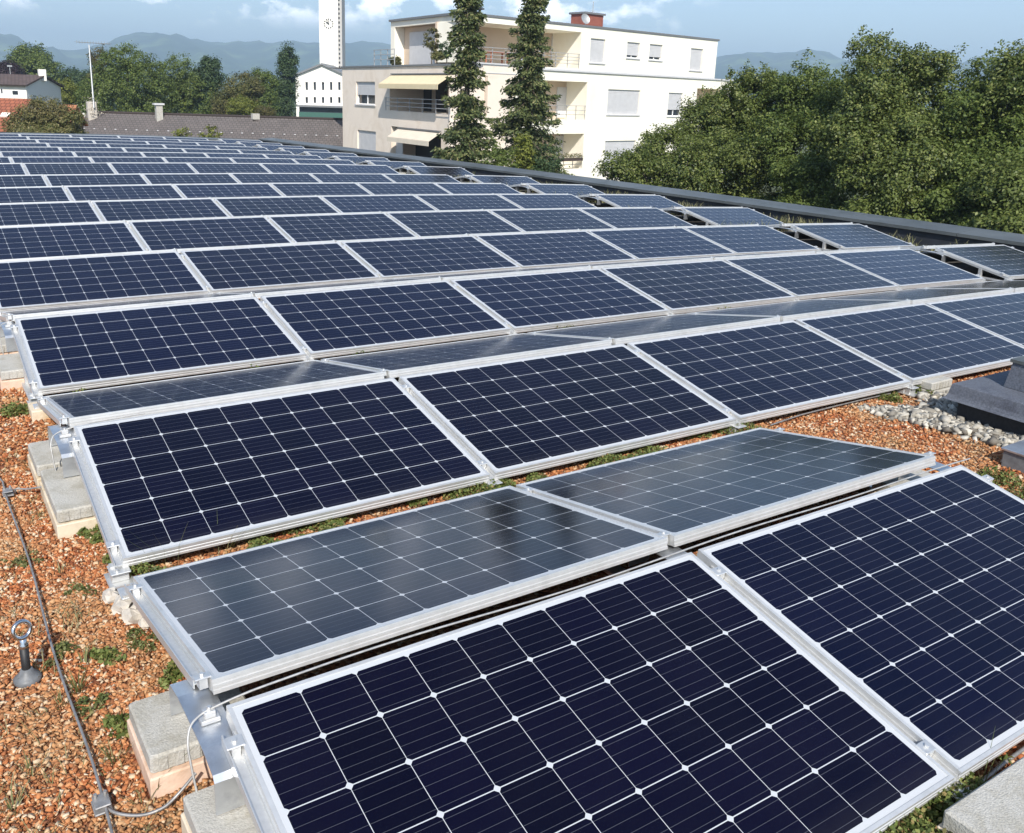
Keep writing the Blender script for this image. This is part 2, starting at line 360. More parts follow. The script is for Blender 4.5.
def stain(m, scale, dark, lo=.48, hi=.62):
    nt = m.node_tree; b = nt.nodes['Principled BSDF']; src = b.inputs['Base Color'].links[0].from_socket
    tc = nt.nodes.new('ShaderNodeTexCoord'); n = nt.nodes.new('ShaderNodeTexNoise'); n.inputs['Scale'].default_value = scale; n.inputs['Detail'].default_value = 9; n.inputs['Roughness'].default_value = .7; n.inputs['Distortion'].default_value = .6
    oi = nt.nodes.new('ShaderNodeObjectInfo'); ad = nt.nodes.new('ShaderNodeVectorMath'); ad.operation = 'ADD'
    r = nt.nodes.new('ShaderNodeMapRange'); r.inputs['From Min'].default_value = lo; r.inputs['From Max'].default_value = hi
    mx = nt.nodes.new('ShaderNodeMix'); mx.data_type = 'RGBA'; mx.blend_type = 'MULTIPLY'; mx.inputs['B'].default_value = (*dark, 1)
    nt.links.new(tc.outputs['Object'], ad.inputs[0]); nt.links.new(oi.outputs['Location'], ad.inputs[1]); nt.links.new(ad.outputs[0], n.inputs['Vector'])
    nt.links.new(n.outputs['Fac'], r.inputs['Value']); nt.links.new(r.outputs['Result'], mx.inputs['Factor']); nt.links.new(src, mx.inputs['A']); nt.links.new(mx.outputs['Result'], b.inputs['Base Color'])
stain(MT['conc'], 9, (.82, .80, .75)); stain(MT['cream'], 7, (.80, .74, .64)); stain(MT['cream2'], 7, (.82, .74, .66)); stain(MT['wall_white'], .55, (.96, .945, .92)); stain(MT['wall_beige'], .6, (.90, .88, .85)); stain(MT['cap'], 1.2, (.72, .74, .72)); stain(MT['felt'], 5, (.75, .75, .78)); stain(MT['galv'], 11, (.84, .84, .86)); stain(MT['frame'], 5, (.90, .90, .89))
MT['cells'] = cell_material(); MT['gravel'] = gravel_material(); MT['hill'] = hill_material(); MT['brick'] = brick_mat()
MT['tiles'] = tile_material('brown_clay_roof_tiles', (.120, .104, .098), (.150, .130, .122), .28, .24)
MT['tiles_red'] = tile_material('red_clay_roof_tiles', (.30, .095, .05), (.36, .12, .06), .3, .33)
MT['tiles_orange'] = tile_material('orange_clay_roof_tiles', (.42, .17, .08), (.47, .20, .10), .3, .33)
MT['tiles_brown'] = tile_material('dark_brown_roof_tiles', (.10, .07, .06), (.13, .09, .08), .3, .33)
MT['stones'] = island_mat('crushed_brick_stones', [(0, (.14, .045, .02)), (.2, (.32, .095, .034)), (.5, (.46, .165, .06)), (.72, (.55, .27, .12)), (.86, (.60, .42, .26)), (1, (.68, .58, .44))], .9, extra=(3.0, (.42, .255, .12), .5))
MT['pebbles'] = island_mat('grey_river_pebbles', [(0, (.14, .125, .105)), (.4, (.30, .275, .23)), (.8, (.45, .42, .36)), (1, (.58, .54, .46))], .75)
MT['sedum'] = island_mat('sedum_leaves', [(0, (.06, .085, .02)), (.45, (.13, .165, .04)), (.8, (.22, .245, .075)), (1, (.24, .13, .06))], .6, .15)
MT['grass'] = island_mat('green_grass_blades', [(0, (.06, .085, .022)), (.6, (.13, .15, .045)), (1, (.30, .26, .12))], .6, .2)
MT['dry'] = island_mat('dry_grass_blades', [(0, (.10, .12, .04)), (.5, (.20, .19, .08)), (1, (.32, .29, .16))], .7, .2)
MT['leafA'] = island_mat('broadleaf_foliage', [(0, (.036, .060, .014)), (.5, (.098, .138, .030)), (.85, (.21, .235, .060)), (1, (.31, .32, .11))], .5, .34, (.42, (.16, .195, .044), .65), .4)
MT['leafB'] = island_mat('deep_green_foliage', [(0, (.038, .064, .015)), (.5, (.098, .142, .030)), (1, (.21, .245, .062))], .55, .34, (.30, (.15, .195, .044), .6))
MT['leafC'] = island_mat('olive_green_foliage', [(0, (.06, .07, .02)), (.5, (.11, .12, .036)), (1, (.18, .16, .055))], .6, .28, (.3, (.12, .085, .035), .5))
MT['leafD'] = island_mat('yellow_green_foliage', [(0, (.085, .11, .018)), (.5, (.16, .18, .03)), (1, (.24, .25, .05))], .6, .25)
MT['leafE'] = island_mat('dark_blue_green_foliage', [(0, (.024, .048, .02)), (.5, (.05, .085, .032)), (1, (.09, .13, .05))], .6, .22)
MT['leafP'] = island_mat('dark_purple_foliage', [(0, (.02, .012, .018)), (1, (.05, .03, .035))], .6, .15)
MT['leafR'] = island_mat('reddish_green_foliage', [(0, (.07, .085, .025)), (.5, (.14, .155, .045)), (.8, (.21, .18, .07)), (1, (.28, .25, .11))], .6, .25, (.6, (.15, .10, .045), .4))
MT['spruce'] = island_mat('spruce_needles', [(0, (.036, .056, .022)), (.5, (.10, .13, .046)), (.85, (.19, .21, .075)), (1, (.27, .24, .11))], .6, .2)
MT['vine'] = island_mat('pale_dry_vine', [(0, (.28, .24, .18)), (1, (.62, .56, .46))], .8, .15)

# ------------------------------------------------------------------ roof shape: the roof falls gently to the right and to the rear
_gy = [-10, 5, 9, 13.5, 18.9, 23.4, 30, 34.6, 60]; _gv = [0, 0, .02, .05, .095, .155, .215, .265, .40]
def dz(X, Y): return -.0018 * np.maximum(X, 0) ** 2 - np.interp(Y, _gy, _gv)
GZ = -.285
def gz(X, Y): return GZ + dz(X, Y)

PX1, PX0, PY1 = 13.35, 12.75, 36.45
def build_roof():
    xs = np.concatenate([np.linspace(-14, -2, 7), np.linspace(-1.5, 12.75, 40)]); ys = np.linspace(-8, PY1, 90)
    X, Y = np.meshgrid(xs, ys); Z = GZ - .012 + dz(X, Y)
    V = np.stack([X.ravel(), Y.ravel(), Z.ravel()], 1); nx = len(xs)
    i, j = np.meshgrid(np.arange(nx - 1), np.arange(len(ys) - 1)); a = (j * nx + i).ravel()
    o = npmesh('roof_gravel_surface', V, np.stack([a, a + 1, a + 1 + nx, a + nx], 1), MT['gravel'], None, smooth=True); kind(o, 'structure')
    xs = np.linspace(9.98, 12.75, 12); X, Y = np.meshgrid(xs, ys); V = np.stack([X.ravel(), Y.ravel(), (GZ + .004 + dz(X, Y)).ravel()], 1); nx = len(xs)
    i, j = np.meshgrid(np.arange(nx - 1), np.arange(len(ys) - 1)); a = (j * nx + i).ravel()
    kind(npmesh('gap_shade_strip', V, np.stack([a, a + 1, a + 1 + nx, a + nx], 1), MT['strip'], None, smooth=True), 'structure')  # dark sheet added over the gravel, painted as the shade in the gap
    g = MB(); g.add([(-7000, -7000, -7.6), (7000, -7000, -7.6), (7000, 7000, -7.6), (-7000, 7000, -7.6)], [(0, 1, 2, 3)])
    kind(obj('ground', g, MT['ground']), 'structure')
    # host building below the roof
    w = thing('building', 'building under the gravel roof, seen only as its dark parapet', 'building')
    p = MB(); p2 = MB(); c = MB()
    n = 24
    ysl = np.linspace(-8, PY1 + .0, n)
    for a, b in zip(ysl[:-1], ysl[1:]):     # right parapet in short straight lengths following the fall of the roof
        za, zb = dz(13, a) + .055, dz(13, b) + .055
        p.hexa([(PX0 + .05, a, -7.6), (PX1 - .05, a, -7.6), (PX1 - .05, b, -7.6), (PX0 + .05, b, -7.6), (PX0 + .05, a, za - .06), (PX1 - .05, a, za - .06), (PX1 - .05, b, zb - .06), (PX0 + .05, b, zb - .06)])
        g0, g1 = a + .004, b - .004
        c.hexa([(PX0, g0, za - .07), (PX1, g0, za - .07), (PX1, g1, zb - .07), (PX0, g1, zb - .07), (PX0, g0, za - .02), (PX1, g0, za + .02), (PX1, g1, zb + .02), (PX0, g1, zb - .02)])
    xsl = np.linspace(-14, PX1, 12)
    for a, b in zip(xsl[:-1], xsl[1:]):
        za, zb = dz(a, 36) - .05, dz(b, 36) - .05
        p2.hexa([(a, PY1, -7.6), (b, PY1, -7.6), (b, PY1 + .4, -7.6), (a, PY1 + .4, -7.6), (a, PY1, za - .06), (b, PY1, zb - .06), (b, PY1 + .4, zb - .06), (a, PY1 + .4, za - .06)])
        c.hexa([(a, PY1 - .04, za - .07), (b - .006, PY1 - .04, zb - .07), (b - .006, PY1 + .45, zb - .07), (a, PY1 + .45, za - .07), (a, PY1 - .04, za - .02), (b - .006, PY1 - .04, zb - .02), (b - .006, PY1 + .45, zb + .01), (a, PY1 + .45, za + .01)])
    obj('side_parapet', p, MT['parapet'], w); obj('rear_parapet', p2, MT['parapet'], w); obj('parapet_cap', c, MT['cap'], w)
build_roof()

# ------------------------------------------------------------------ solar array
TF, TB, ROWP, YB, PITCHX, NROW = radians(11.34), radians(11.0), 2.2563, .1709, 1.6732, 16
BD = .027
ORD = ['first', 'second', 'third', 'fourth', 'fifth', 'sixth', 'seventh', 'eighth', 'ninth', 'tenth', 'eleventh', 'twelfth', 'thirteenth', 'fourteenth', 'fifteenth', 'sixteenth']
LX, LY = 10 * CPI, 6 * CPI
def row_y(k): return k * ROWP + (.78 if k >= 8 else 0)

def frame_mesh():
    m = MB(); lip = .011; h = .040
    x0, x1, y0, y1 = -BD, LX + BD, BD, -LY - BD       # y0 ridge edge, y1 low edge
    def ribbed(yo, s):   # profile at a long edge; s=+1: outside is +y
        P = [(yo - s * lip, .002), (yo, .002), (yo, -.008), (yo - s * .0022, -.0095), (yo - s * .0022, -.0145), (yo, -.016), (yo, -.022), (yo - s * .0022, -.0235), (yo - s * .0022, -.0285), (yo, -.030), (yo, -h), (yo - s * .028, -h), (yo - s * .028, -h + .002), (yo - s * .004, -h + .002), (yo - s * .004, -.004), (yo - s * lip, -.004)]
        return P if s < 0 else P[::-1]
    m.prof_x(ribbed(y0, 1), x0, x1); m.prof_x(ribbed(y1, -1), x0, x1)
    for xo, s in ((x0, 1), (x1, -1)):
        a, b = sorted((xo, xo + s * lip)); m.bb(a, b, y1 + lip + .0005, y0 - lip - .0005, -.004, .002)
        a, b = sorted((xo, xo + s * .004)); m.bb(a, b, y1 + .005, y0 - .005, -h, -.0045)
    return m.mesh('panel_frame')
def sheet_mesh():
    m = MB(); e = .0045
    m.bb(-BD + e, LX + BD - e, -LY - BD + e, BD - e, -.0035, 0.0)
    return m.mesh('cell_sheet')
FRAME, SHEET = frame_mesh(), sheet_mesh(); FRAME.materials.append(MT['frame']); SHEET.materials.append(MT['cells'])

def panel(facing, X, Y, label, group):
    ex = 1.0
    Z = float(dz(X + LX / 2, Y)); rx = math.atan(float(dz(X + LX, Y) - dz(X, Y)) / LX)
    t = thing('solar_panel', label, 'solar panel', group=group)
    Rx = Matrix.Rotation(-rx, 4, 'Y')
    if facing == 'F':
        L = Matrix.Rotation(TF, 4, 'X'); org = Vector((-LX / 2, 0, 0))
    else:
        L = Matrix.Rotation(pi, 4, 'Z') @ Matrix.Rotation(TB, 4, 'X'); org = Vector((-LX / 2, 0, 0))
    base = Matrix.Translation((X + LX / 2, Y, Z)) @ Rx
    j = random.uniform(-.0018, .0018)
    t.matrix_world = base @ Matrix.Translation((0, 0, j)) @ L @ Matrix.Rotation(random.uniform(-.0012, .0012), 4, 'X') @ Matrix.Translation(org)
    link('frame', FRAME, None, t); link('cell_sheet', SHEET, None, t)
    return t

def stand_mesh(w0, w1):
    # folded sheet over the ridge, front leg and rear leg standing on the ballast slabs
    pts = [(-.125, -.172), (-.125, -.080), (-.112, -.066), (-.03, -.050), (.20, -.050), (.285, -.066), (.298, -.080), (.298, -.172)]
    th = .004; P = []; n = len(pts)
    inner = [(-.121, -.172), (-.121, -.082), (-.110, -.070), (-.029, -.054), (.199, -.054), (.283, -.070), (.294, -.082), (.294, -.172)]
    m = MB(); prof = pts + inner[::-1]
    m.prof_x(prof[::-1], w0, w1)
    return m.mesh('ridge_stand')
def rail_mesh(front):
    m = MB(); t = TF if front else TB; s = -1 if front else 1
    y0 = -.03 if front else YB + .03; ym = LY * cos(t)
    def pt(d, off): return (s * d * cos(t) + (0 if front else YB), -d * sin(t) + off)
    a0, a1 = .04, LY + .02
    for xa, xb, top in ((-.017, -.013, -.014), (.013, .017, -.014), (-.013, .013, -.026)):
        (ya, za), (yb, zb) = pt(a0, top), pt(a1, top); d = .028 if top > -.02 else .004
        m.hexa([(xa, ya, za - d), (xb, ya, za - d), (xb, yb, zb - d), (xa, yb, zb - d), (xa, ya, za), (xb, ya, za), (xb, yb, zb), (xa, yb, zb)])
    return m.mesh('rail')
def clamp_mb(m, x, d, front, end=False):
    t = TF if front else TB; s = -1 if front else 1
    y = s * d * cos(t) + (0 if front else YB); z = -d * sin(t)
    M = Matrix.Rotation(t if front else -t, 3, 'X')
    m.box((x, y, z + .004), (.046, .036, .005), M, .0015); m.box((x, y, z - .012), (.022, .032, .028), M)
    c = M @ Vector((0, 0, 1)); m.tube([(x, y, z + .006), (x, y + c.y * .008, z + .006 + c.z * .008)], .0065, 6, True, False)
def foot_mesh(side):
    m = MB(); y1 = -LY * cos(TF) - .01
    m.bb(-.045, .045, y1 - .065, y1 + .06, GZ + .004, GZ + .010)            # base plate
    m.bb(-.032, .032, y1 - .03, y1 + .03, GZ + .01, -.237, .003)       # upright
    m.bb(-.036, .036, y1 - .05, y1 + .035, -.236, -.230, .002)
    m.bb(-.03, .03, y1 + .0, y1 + .03, -.2295, -.222)
    m.tube([(-.012, y1 - .035, -.23), (-.012, y1 - .035, -.218)], .006, 6, True, False)
    return m.mesh('foot')
def base_rail_mesh():
    m = MB(); m.bb(-.035, .035, -LY * cos(TF), YB + LY * cos(TB), GZ + .011, GZ + .030, .002)
    for y in (-.60, .74): m.bb(-.02, .02, y - .02, y + .02, GZ + .03, -.155, .002)
    return m.mesh('base_rail')
BASE = base_rail_mesh(); BASE.materials.append(MT['alu'])
STAND_IN, STAND_L, STAND_R = stand_mesh(-.05, .05), stand_mesh(-.062, .030), stand_mesh(-.03, .062)
for q in (STAND_IN, STAND_L, STAND_R): q.materials.append(MT['galv'])
RAILF, RAILB = rail_mesh(True), rail_mesh(False); RAILF.materials.append(MT['alu']); RAILB.materials.append(MT['alu'])
FOOT = foot_mesh(0); FOOT.materials.append(MT['alu'])
_c = MB(); [clamp_mb(_c, 0, d, True) for d in (.09,)]; CLF = _c.mesh('clamp'); CLF.materials.append(MT['alu'])
_c = MB(); [clamp_mb(_c, 0, d, True) for d in (LY - .07,)]; CLF2 = _c.mesh('clamp'); CLF2.materials.append(MT['alu'])
_c = MB(); [clamp_mb(_c, 0, d, False) for d in (.012,)]; CLB = _c.mesh('clamp'); CLB.materials.append(MT['alu'])
_c = MB(); [clamp_mb(_c, 0, d, False) for d in (LY - .09,)]; CLB2 = _c.mesh('clamp'); CLB2.materials.append(MT['alu'])

def mount(k, xs, label):
    y = row_y(k)
    t = thing('mounting_frame', label, 'mounting frame', (0, 0, 0), 'aluminium mounting frames under the panels')
    n = len(xs)
    for i, x in enumerate(xs):
        for nm, me in (('ridge_stand', STAND_L if i == 0 else STAND_R if i == n - 1 else STAND_IN), ('rail', RAILF), ('rail', RAILB), ('foot', FOOT), ('clamp', CLF), ('clamp', CLF2), ('clamp', CLB), ('clamp', CLB2)):
            if k > 5 and nm in ('foot',): continue
            o = link(nm, me, None, t); o.location = (x, y, float(dz(x, y)))
        if k >= 2 or 0 < i:
            o = link('base_rail', BASE, None, t); o.location = (x, y, float(dz(x, y)))
        # rear foot carries the low edge of the panel sloping away
        if k <= 5:
            o = link('foot', FOOT, None, t); o.rotation_euler = (0, 0, pi); o.location = (x, y + YB, float(dz(x, y)))
    return t

def build_array():
    for k in range(NROW):
        y = row_y(k); n = 2 if k == 0 else 6
        for p in range(n):
            X = p * PITCHX
            if k < 4:
                w = f'{ORD[p]} from the left'
            else:
                w = f'{ORD[n - 1 - p]} left of the gap'
            panel('F', X, y, f'solar panel tilted to the camera, {w}, {ORD[k]} row from the front', 'solar panels tilted towards the camera')
            panel('B', X, y + YB, f'solar panel sloping away behind the {ORD[k]} row ridge, {w}', 'solar panels sloping away from the camera')
        j = (PITCHX - LX) / 2
        mount(k, [-j] + [p * PITCHX + LX + j for p in range(n)], f'aluminium mounting frame under the {ORD[k]} row of panels')
        if k >= 2:
            X = 10.58
            panel('F', X, y, f'lone solar panel right of the gap beside the parapet, {ORD[k]} row from the front', 'lone solar panels beside the parapet')
            panel('B', X, y + YB, f'lone panel sloping away beside the parapet, behind the {ORD[k]} row ridge', 'lone panels sloping away beside the parapet')
            mount(k, [X - j, X + LX + j], f'aluminium stand under the lone panels right of the gap, {ORD[k]} row')
build_array()

# ------------------------------------------------------------------ ballast blocks along the left edge
def slab(x0, x1, y0, y1, label, base='cream', z0=None, split=True):
    c = ((x0 + x1) / 2, (y0 + y1) / 2); g = float(gz(*c)) if z0 is None else z0
    t = thing('ballast_block', label, 'concrete block', (c[0], c[1], g), 'concrete ballast blocks beside the panels')
    hx, hy = (x1 - x0) / 2, (y1 - y0) / 2
    m = MB(); m.bb(-hx - .006, hx, -hy - .012, hy + .01, -.02, .050, .004); obj('base_block', m, MT[base], t)
    m = MB(); m.bb(-hx, hx, -hy, hy, .0525, .108, .006)
    if split:
        for i in range(6): m.bb(-hx + .02 + i * (2 * hx - .04) / 6, -hx + .02 + (i + .55) * (2 * hx - .04) / 6, -hy - .004, -hy + .01, .06, .10)
    obj('concrete_slab', m, MT['conc'], t)
    return t
def build_blocks():
    slab(-.157, .14, -.46, -.01, 'shaded grey concrete block at the bottom edge, left of the nearest panel', 'cream')
    slab(-.195, .10, .16, .42, 'grey concrete block on a pinkish base, standing left of the nearest ridge', 'cream2')
    slab(-.183, .12, 1.80, 2.285, 'long grey concrete block on a cream base beside the second row ridge', 'cream')
    slab(-.19, .10, 2.335, 2.66, 'small concrete block behind the cable loop of the second row', 'cream')
    slab(-.185, .12, 3.96, 4.36, 'concrete block on a pale base at the left frame edge, third row', 'cream2')
    slab(-.19, .10, 4.60, 4.93, 'rear concrete block at the left frame edge, behind the third row ridge', 'cream2')
    slab(3.20, 3.52, .10, .38, 'concrete block under the right end of the nearest ridge', 'cream')
    slab(1.464, 1.86, -1.45, -1.015, 'pale concrete slab in the bottom right corner before the nearest panels', 'cream')
    q = onz(931, 394.5, float(gz(4.9, 1.1)) + .0); slab(q[0], q[0] + .24, q[1], q[1] + .22, 'notched concrete block between the second row and the grey roof curb', 'conc', float(gz(4.9, 1.1)) - .03)
    for k in range(2, 12):
        y = row_y(k); slab(10.16, 10.50, y - .02, y + .22, f'concrete block in the gap left of the lone panel, {ORD[k]} row', 'cream')
    # pale broken stones under the valley foot
    rng = np.random.default_rng(5)
    for (x, y, r, lab) in ((-.075, 1.10, .040, 'largest whitish broken stone under the left valley foot'), (-.055, 1.02, .038, 'whitish broken stone right before the largest one at the valley foot'), (-.092, 1.19, .032, 'pale broken stone behind the largest one at the valley foot'), (-.03, .965, .026, 'small pale broken stone nearest to the sloping panel edge')):
        mb = MB(); n1, n2 = 8, 5; P = []
        for a in range(n2):
            for b in range(n1):
                th = pi * (a + .5) / n2; ph = 2 * pi * (b + .5 * (a % 2)) / n1; q = r * rng.uniform(.72, 1.25); P.append((q * 1.0 * sin(th) * cos(ph), q * 1.25 * sin(th) * sin(ph), q * .8 * cos(th)))
        F = [(a * n1 + b, (a + 1) * n1 + b, (a + 1) * n1 + (b + 1) % n1, a * n1 + (b + 1) % n1) for a in range(n2 - 1) for b in range(n1)] + [tuple(range(n1)), tuple(range(n1 * n2 - 1, n1 * (n2 - 1) - 1, -1))]
        mb.add(P, F); o = obj('broken_stone', mb, MT['white_stone']); o.location = (x, y, GZ + r * .45); tag(o, lab, 'stone', 'broken stones at the valley foot')
    m = MB(); m.bb(-.10, .03, 3.30, 3.47, GZ - .02, GZ + .05, .006)
    tag(obj('base_block', m, MT['cream']), 'pale support block under the left foot of the second valley', 'support block')
build_blocks()

# ------------------------------------------------------------------ lightning conductor wires
def build_wires():
    g = lambda x, y: float(gz(x, y))
    t = thing('conductor_wire', 'grey lightning wire running over the gravel along the left side', 'wire', (0, 0, 0))
    m = MB(); pts = []
    for y in np.linspace(-1.2, 2.45, 40):
        pts.append((-.318 + .006 * sin(y * 5) - .003 * y, y, g(-.3, y) + .022 + .006 * sin(y * 7)))
    for s in np.linspace(0, 1, 8)[1:]: pts.append((-.325 - .25 * s, 2.45 + 1.3 * s, g(-.3, 3) + .022))
    m.tube(pts, .0040, 8); obj('long_wire', m, MT['wire'], t)
    def conn(y, lab):
        c = MB(); x = -.32
        c.bb(x - .022, x + .022, y - .03, y + .03, GZ + .013, GZ + .019, .002); c.bb(x - .02, x + .02, y - .026, y + .026, GZ + .030, GZ + .035, .002)
        for dx in (-.012, .012): c.tube([(x + dx, y + .015, GZ + .01), (x + dx, y + .015, GZ + .046)], .005, 6, True, False)
        obj('wire_clamp', c, MT['wire'], t)
    conn(2.30, 'far'); conn(.16, 'near')
    m = MB(); m.cable([(-.32, 2.29, GZ + .024), (-.285, 2.32, GZ + .022), (-.24, 2.29, GZ + .025), (-.20, 2.25, GZ + .04), (-.16, 2.22, GZ + .05)], .0042, 8); obj('branch_wire', m, MT['wire'], t)
    m = MB(); m.cable([(-.32, .15, GZ + .024), (-.29, .11, GZ + .018), (-.24, .075, GZ + .018), (-.19, .06, GZ + .03), (-.15, .06, GZ + .055), (-.10, .08, GZ + .08)], .0042, 8); obj('branch_wire', m, MT['wire'], t)
    # cable along the nearest ridge, looping down over the stand
    def ridge(k, x1, label):
        y0 = row_y(k); t = thing('ridge_cable', label, 'cable', (0, 0, 0), 'cables looping over the ridge stands')
        m = MB(); yy = y0 + .066
        loop = [(-.115, y0 - .03, -.27), (-.122, y0 - .02, -.19), (-.128, y0 + .0, -.115), (-.128, y0 + .022, -.065), (-.115, y0 + .045, -.036), (-.09, y0 + .06, -.024), (-.05, yy, -.016)]
        m.cable(loop + [(x, yy + .006 * sin(x * 3.1), -.006 + .007 * sin(x * 4.3) + float(dz(x, yy))) for x in np.linspace(.05, x1, int(x1 * 9))], .0031, 8)
        obj('cable', m, MT['cable'], t)
        m = MB(); m.bb(-.085, -.035, yy - .018, yy + .018, -.049, -.036, .002); m.bb(-.075, -.045, yy - .012, yy + .012, -.036, -.018, .002); m.tube([(-.06, yy, -.02), (-.06, yy, -.008)], .006, 6)
        obj('cable_clip', m, MT['alu'], t)
    ridge(0, 3.42, 'silver cable looping over the nearest ridge stand and along the ridge')
    ridge(1, .30, 'short grey cable loop at the left end of the second row')
    ridge(2, .25, 'short grey cable loop at the left end of the third row')
    # thin wire on the gravel at the right
    m = MB(); P = [onz(u, v, GZ - .04) for u, v in [(770, 431), (800, 420), (832, 411), (866, 402), (890, 396)]]
    m.tube([(p[0], p[1], float(gz(p[0], p[1])) + .02) for p in P], .005, 6)
    tag(obj('ground_wire', m, MT['wire']), 'thin wire lying on red gravel before the second row', 'wire')
    m = MB(); m.tube([(1.30, -.985, -.29), (1.50, -.975, -.285), (1.66, -.965, -.28), (1.9, -.95, -.28), (2.3, -.94, -.285)], .006, 8)
    tag(obj('lower_cable', m, MT['wire']), 'dark cable under the low edge of the nearest panels, beside the pale slab', 'cable')
build_wires()

def build_anchor():
    x, y = -.414, .84; t = thing('anchor_eye_bolt', 'steel eye bolt with black sleeve on a grey cone in the gravel', 'anchor', (x, y, GZ))
    m = MB(); m.lathe([(.040, -.002), (.041, .008), (.034, .014), (.022, .027), (.0165, .040), (.001, .041)], n=20); obj('base_cone', m, MT['lead'], t)
    m = MB(); m.lathe([(.013, .038), (.0135, .115), (.001, .1155)], n=16); obj('sleeve', m, MT['black'], t)
    m = MB(); m.lathe([(.015, .1155), (.015, .127), (.010, .133), (.011, .150), (.001, .151)], n=16)
    m.torus((0, 0, .176), .026, .0065, Matrix.Rotation(radians(20), 3, 'Z') @ Matrix.Rotation(pi / 2 - .25, 3, 'X')); obj('eye_ring', m, MT['steel'], t)
build_anchor()

# ------------------------------------------------------------------ roof curb with vent box at the right
def build_curb():
    g = float(gz(5.1, .7))
    t = thing('roof_curb', 'low dark grey felt covered roof curb in pebbles at the right edge', 'roof curb', (5.0, .4, g))
    A = np.array([4.74, .91]); dirn = np.array([-.02, -1.0]); dirn /= np.linalg.norm(dirn); nrm = np.array([1.0, -.02])
    def q(s, w): p = A + dirn * s + nrm * w - np.array([5.0, .4]); return (p[0], p[1])
    L, W = 1.5, 1.4; top = -.10 - g
    m = MB()
    rings = [(-.034, top - .098), (-.018, top - .088), (-.008, top - .066), (-.003, top - .03), (0.002, top - .004), (.008, top), (.05, top + .001)]
    P = []
    for o, z in rings: P += [(*q(o, o), z), (*q(L - o, o), z), (*q(L - o, W - o), z), (*q(o, W - o), z)]
    F = []
    for i in range(len(rings) - 1):
        for k in range(4): F.append((i * 4 + k, (i + 1) * 4 + k, (i + 1) * 4 + (k + 1) % 4, i * 4 + (k + 1) % 4))
    F.append(tuple(len(P) - 4 + k for k in range(4))[::-1]); F.append((0, 1, 2, 3))
    m.add(P, [f[::-1] for f in F]); obj('lid', m, MT['felt'], t)
    m = MB(); P = []
    for o, z in ((.04, -.03), (.04, top - .099)): P += [(*q(o, o), z), (*q(L - o, o), z), (*q(L - o, W - o), z), (*q(o, W - o), z)]
    m.hexa(P); obj('base', m, MT['feltd'], t)
    # box standing on it
    b = onz(1003.6, 386.4, -.097); t2 = thing('vent_box', 'tall dark grey shingled vent box on the roof curb', 'vent', (float(b[0]), float(b[1]), -.096))
    m = MB(); h = .155; w = .62; ins = .02
    c = [(0, 0), (-.03, -w), (w - .03, -w), (w, 0)]; cm = np.mean(c, axis=0)
    P = [(x, y, 0) for x, y in c][::-1] + [(x + (cm[0] - x) * .06, y + (cm[1] - y) * .06, h) for x, y in c][::-1]
    m.hexa(P); obj('shingled_body', m, MT['felt'], t2)
    m = MB(); m.hexa([(x + (cm[0] - x) * .02, y + (cm[1] - y) * .02, h + .001) for x, y in c][::-1] + [(x + (cm[0] - x) * .02, y + (cm[1] - y) * .02, h + .02) for x, y in c][::-1]); obj('cap', m, MT['cap'], t2)
    p = onz(1012, 468, GZ - .03)
    t3 = thing('junction_box', 'small metal box with a blue lid at the right edge', 'box', (float(p[0]), float(p[1]), float(gz(p[0], p[1]))))
    m = MB(); m.bb(0, .26, -.2, .06, -.01, .085, .004); obj('box_body', m, MT['lead'], t3)
    m = MB(); m.bb(-.012, .27, -.21, .07, .0855, .10, .003); obj('box_lid', m, MT['galv'], t3)
build_curb()

# ------------------------------------------------------------------ gravel stones, pebbles, roof plants (uncountable: stuff)
CUBE_V = np.array([(-1, -1, -1), (1, -1, -1), (1, 1, -1), (-1, 1, -1), (-1, -1, 1), (1, -1, 1), (1, 1, 1), (-1, 1, 1)], float)
CUBE_F = np.array([(0, 3, 2, 1), (4, 5, 6, 7), (0, 1, 5, 4), (1, 2, 6, 5), (2, 3, 7, 6), (3, 0, 4, 7)])
def rot_rand(n, rng):
    q = rng.normal(size=(n, 4)); q /= np.linalg.norm(q, axis=1)[:, None]; w, x, y, z = q.T
    return np.stack([np.stack([1 - 2 * (y * y + z * z), 2 * (x * y - z * w), 2 * (x * z + y * w)], 1), np.stack([2 * (x * y + z * w), 1 - 2 * (x * x + z * z), 2 * (y * z - x * w)], 1), np.stack([2 * (x * z - y * w), 2 * (y * z + x * w), 1 - 2 * (x * x + y * y)], 1)], 1)
def scatter_stones(name, xy, size, m, lift=.2, flat=.65):
    n = len(xy); rng = RNG
    V = CUBE_V[None] * (1 + rng.uniform(-.42, .25, (n, 8, 3))) * .5
    sc = size[:, None] * np.stack([rng.uniform(.8, 1.35, n), rng.uniform(.65, 1.0, n), rng.uniform(.18, .65, n) * flat / .65], 1)
    V = V * sc[:, None, :]; R = rot_rand(n, rng)
    # keep stones lying rather than standing: blend toward a yaw rotation
    V = np.einsum('nij,nkj->nki', R, V)
    V[:, :, 2] *= .8
    z = gz(xy[:, 0], xy[:, 1]) + size * lift * rng.uniform(0, 1.3, n) - .006
    V += np.stack([xy[:, 0], xy[:, 1], z], 1)[:, None, :]
    F = (CUBE_F[None] + (np.arange(n) * 8)[:, None, None]).reshape(-1, 4)
    return npmesh(name, V.reshape(-1, 3), F, m)
def uni(n, x0, x1, y0, y1): return np.stack([RNG.uniform(x0, x1, n), RNG.uniform(y0, y1, n)], 1)
BLK = [(-.17, .1, -.47, .0), (-.21, .1, .14, .44), (-.2, .1, 1.78, 2.3), (-.2, .1, 2.32, 2.68), (-.2, .1, 3.94, 4.38), (-.2, .1, 4.58, 4.95)]
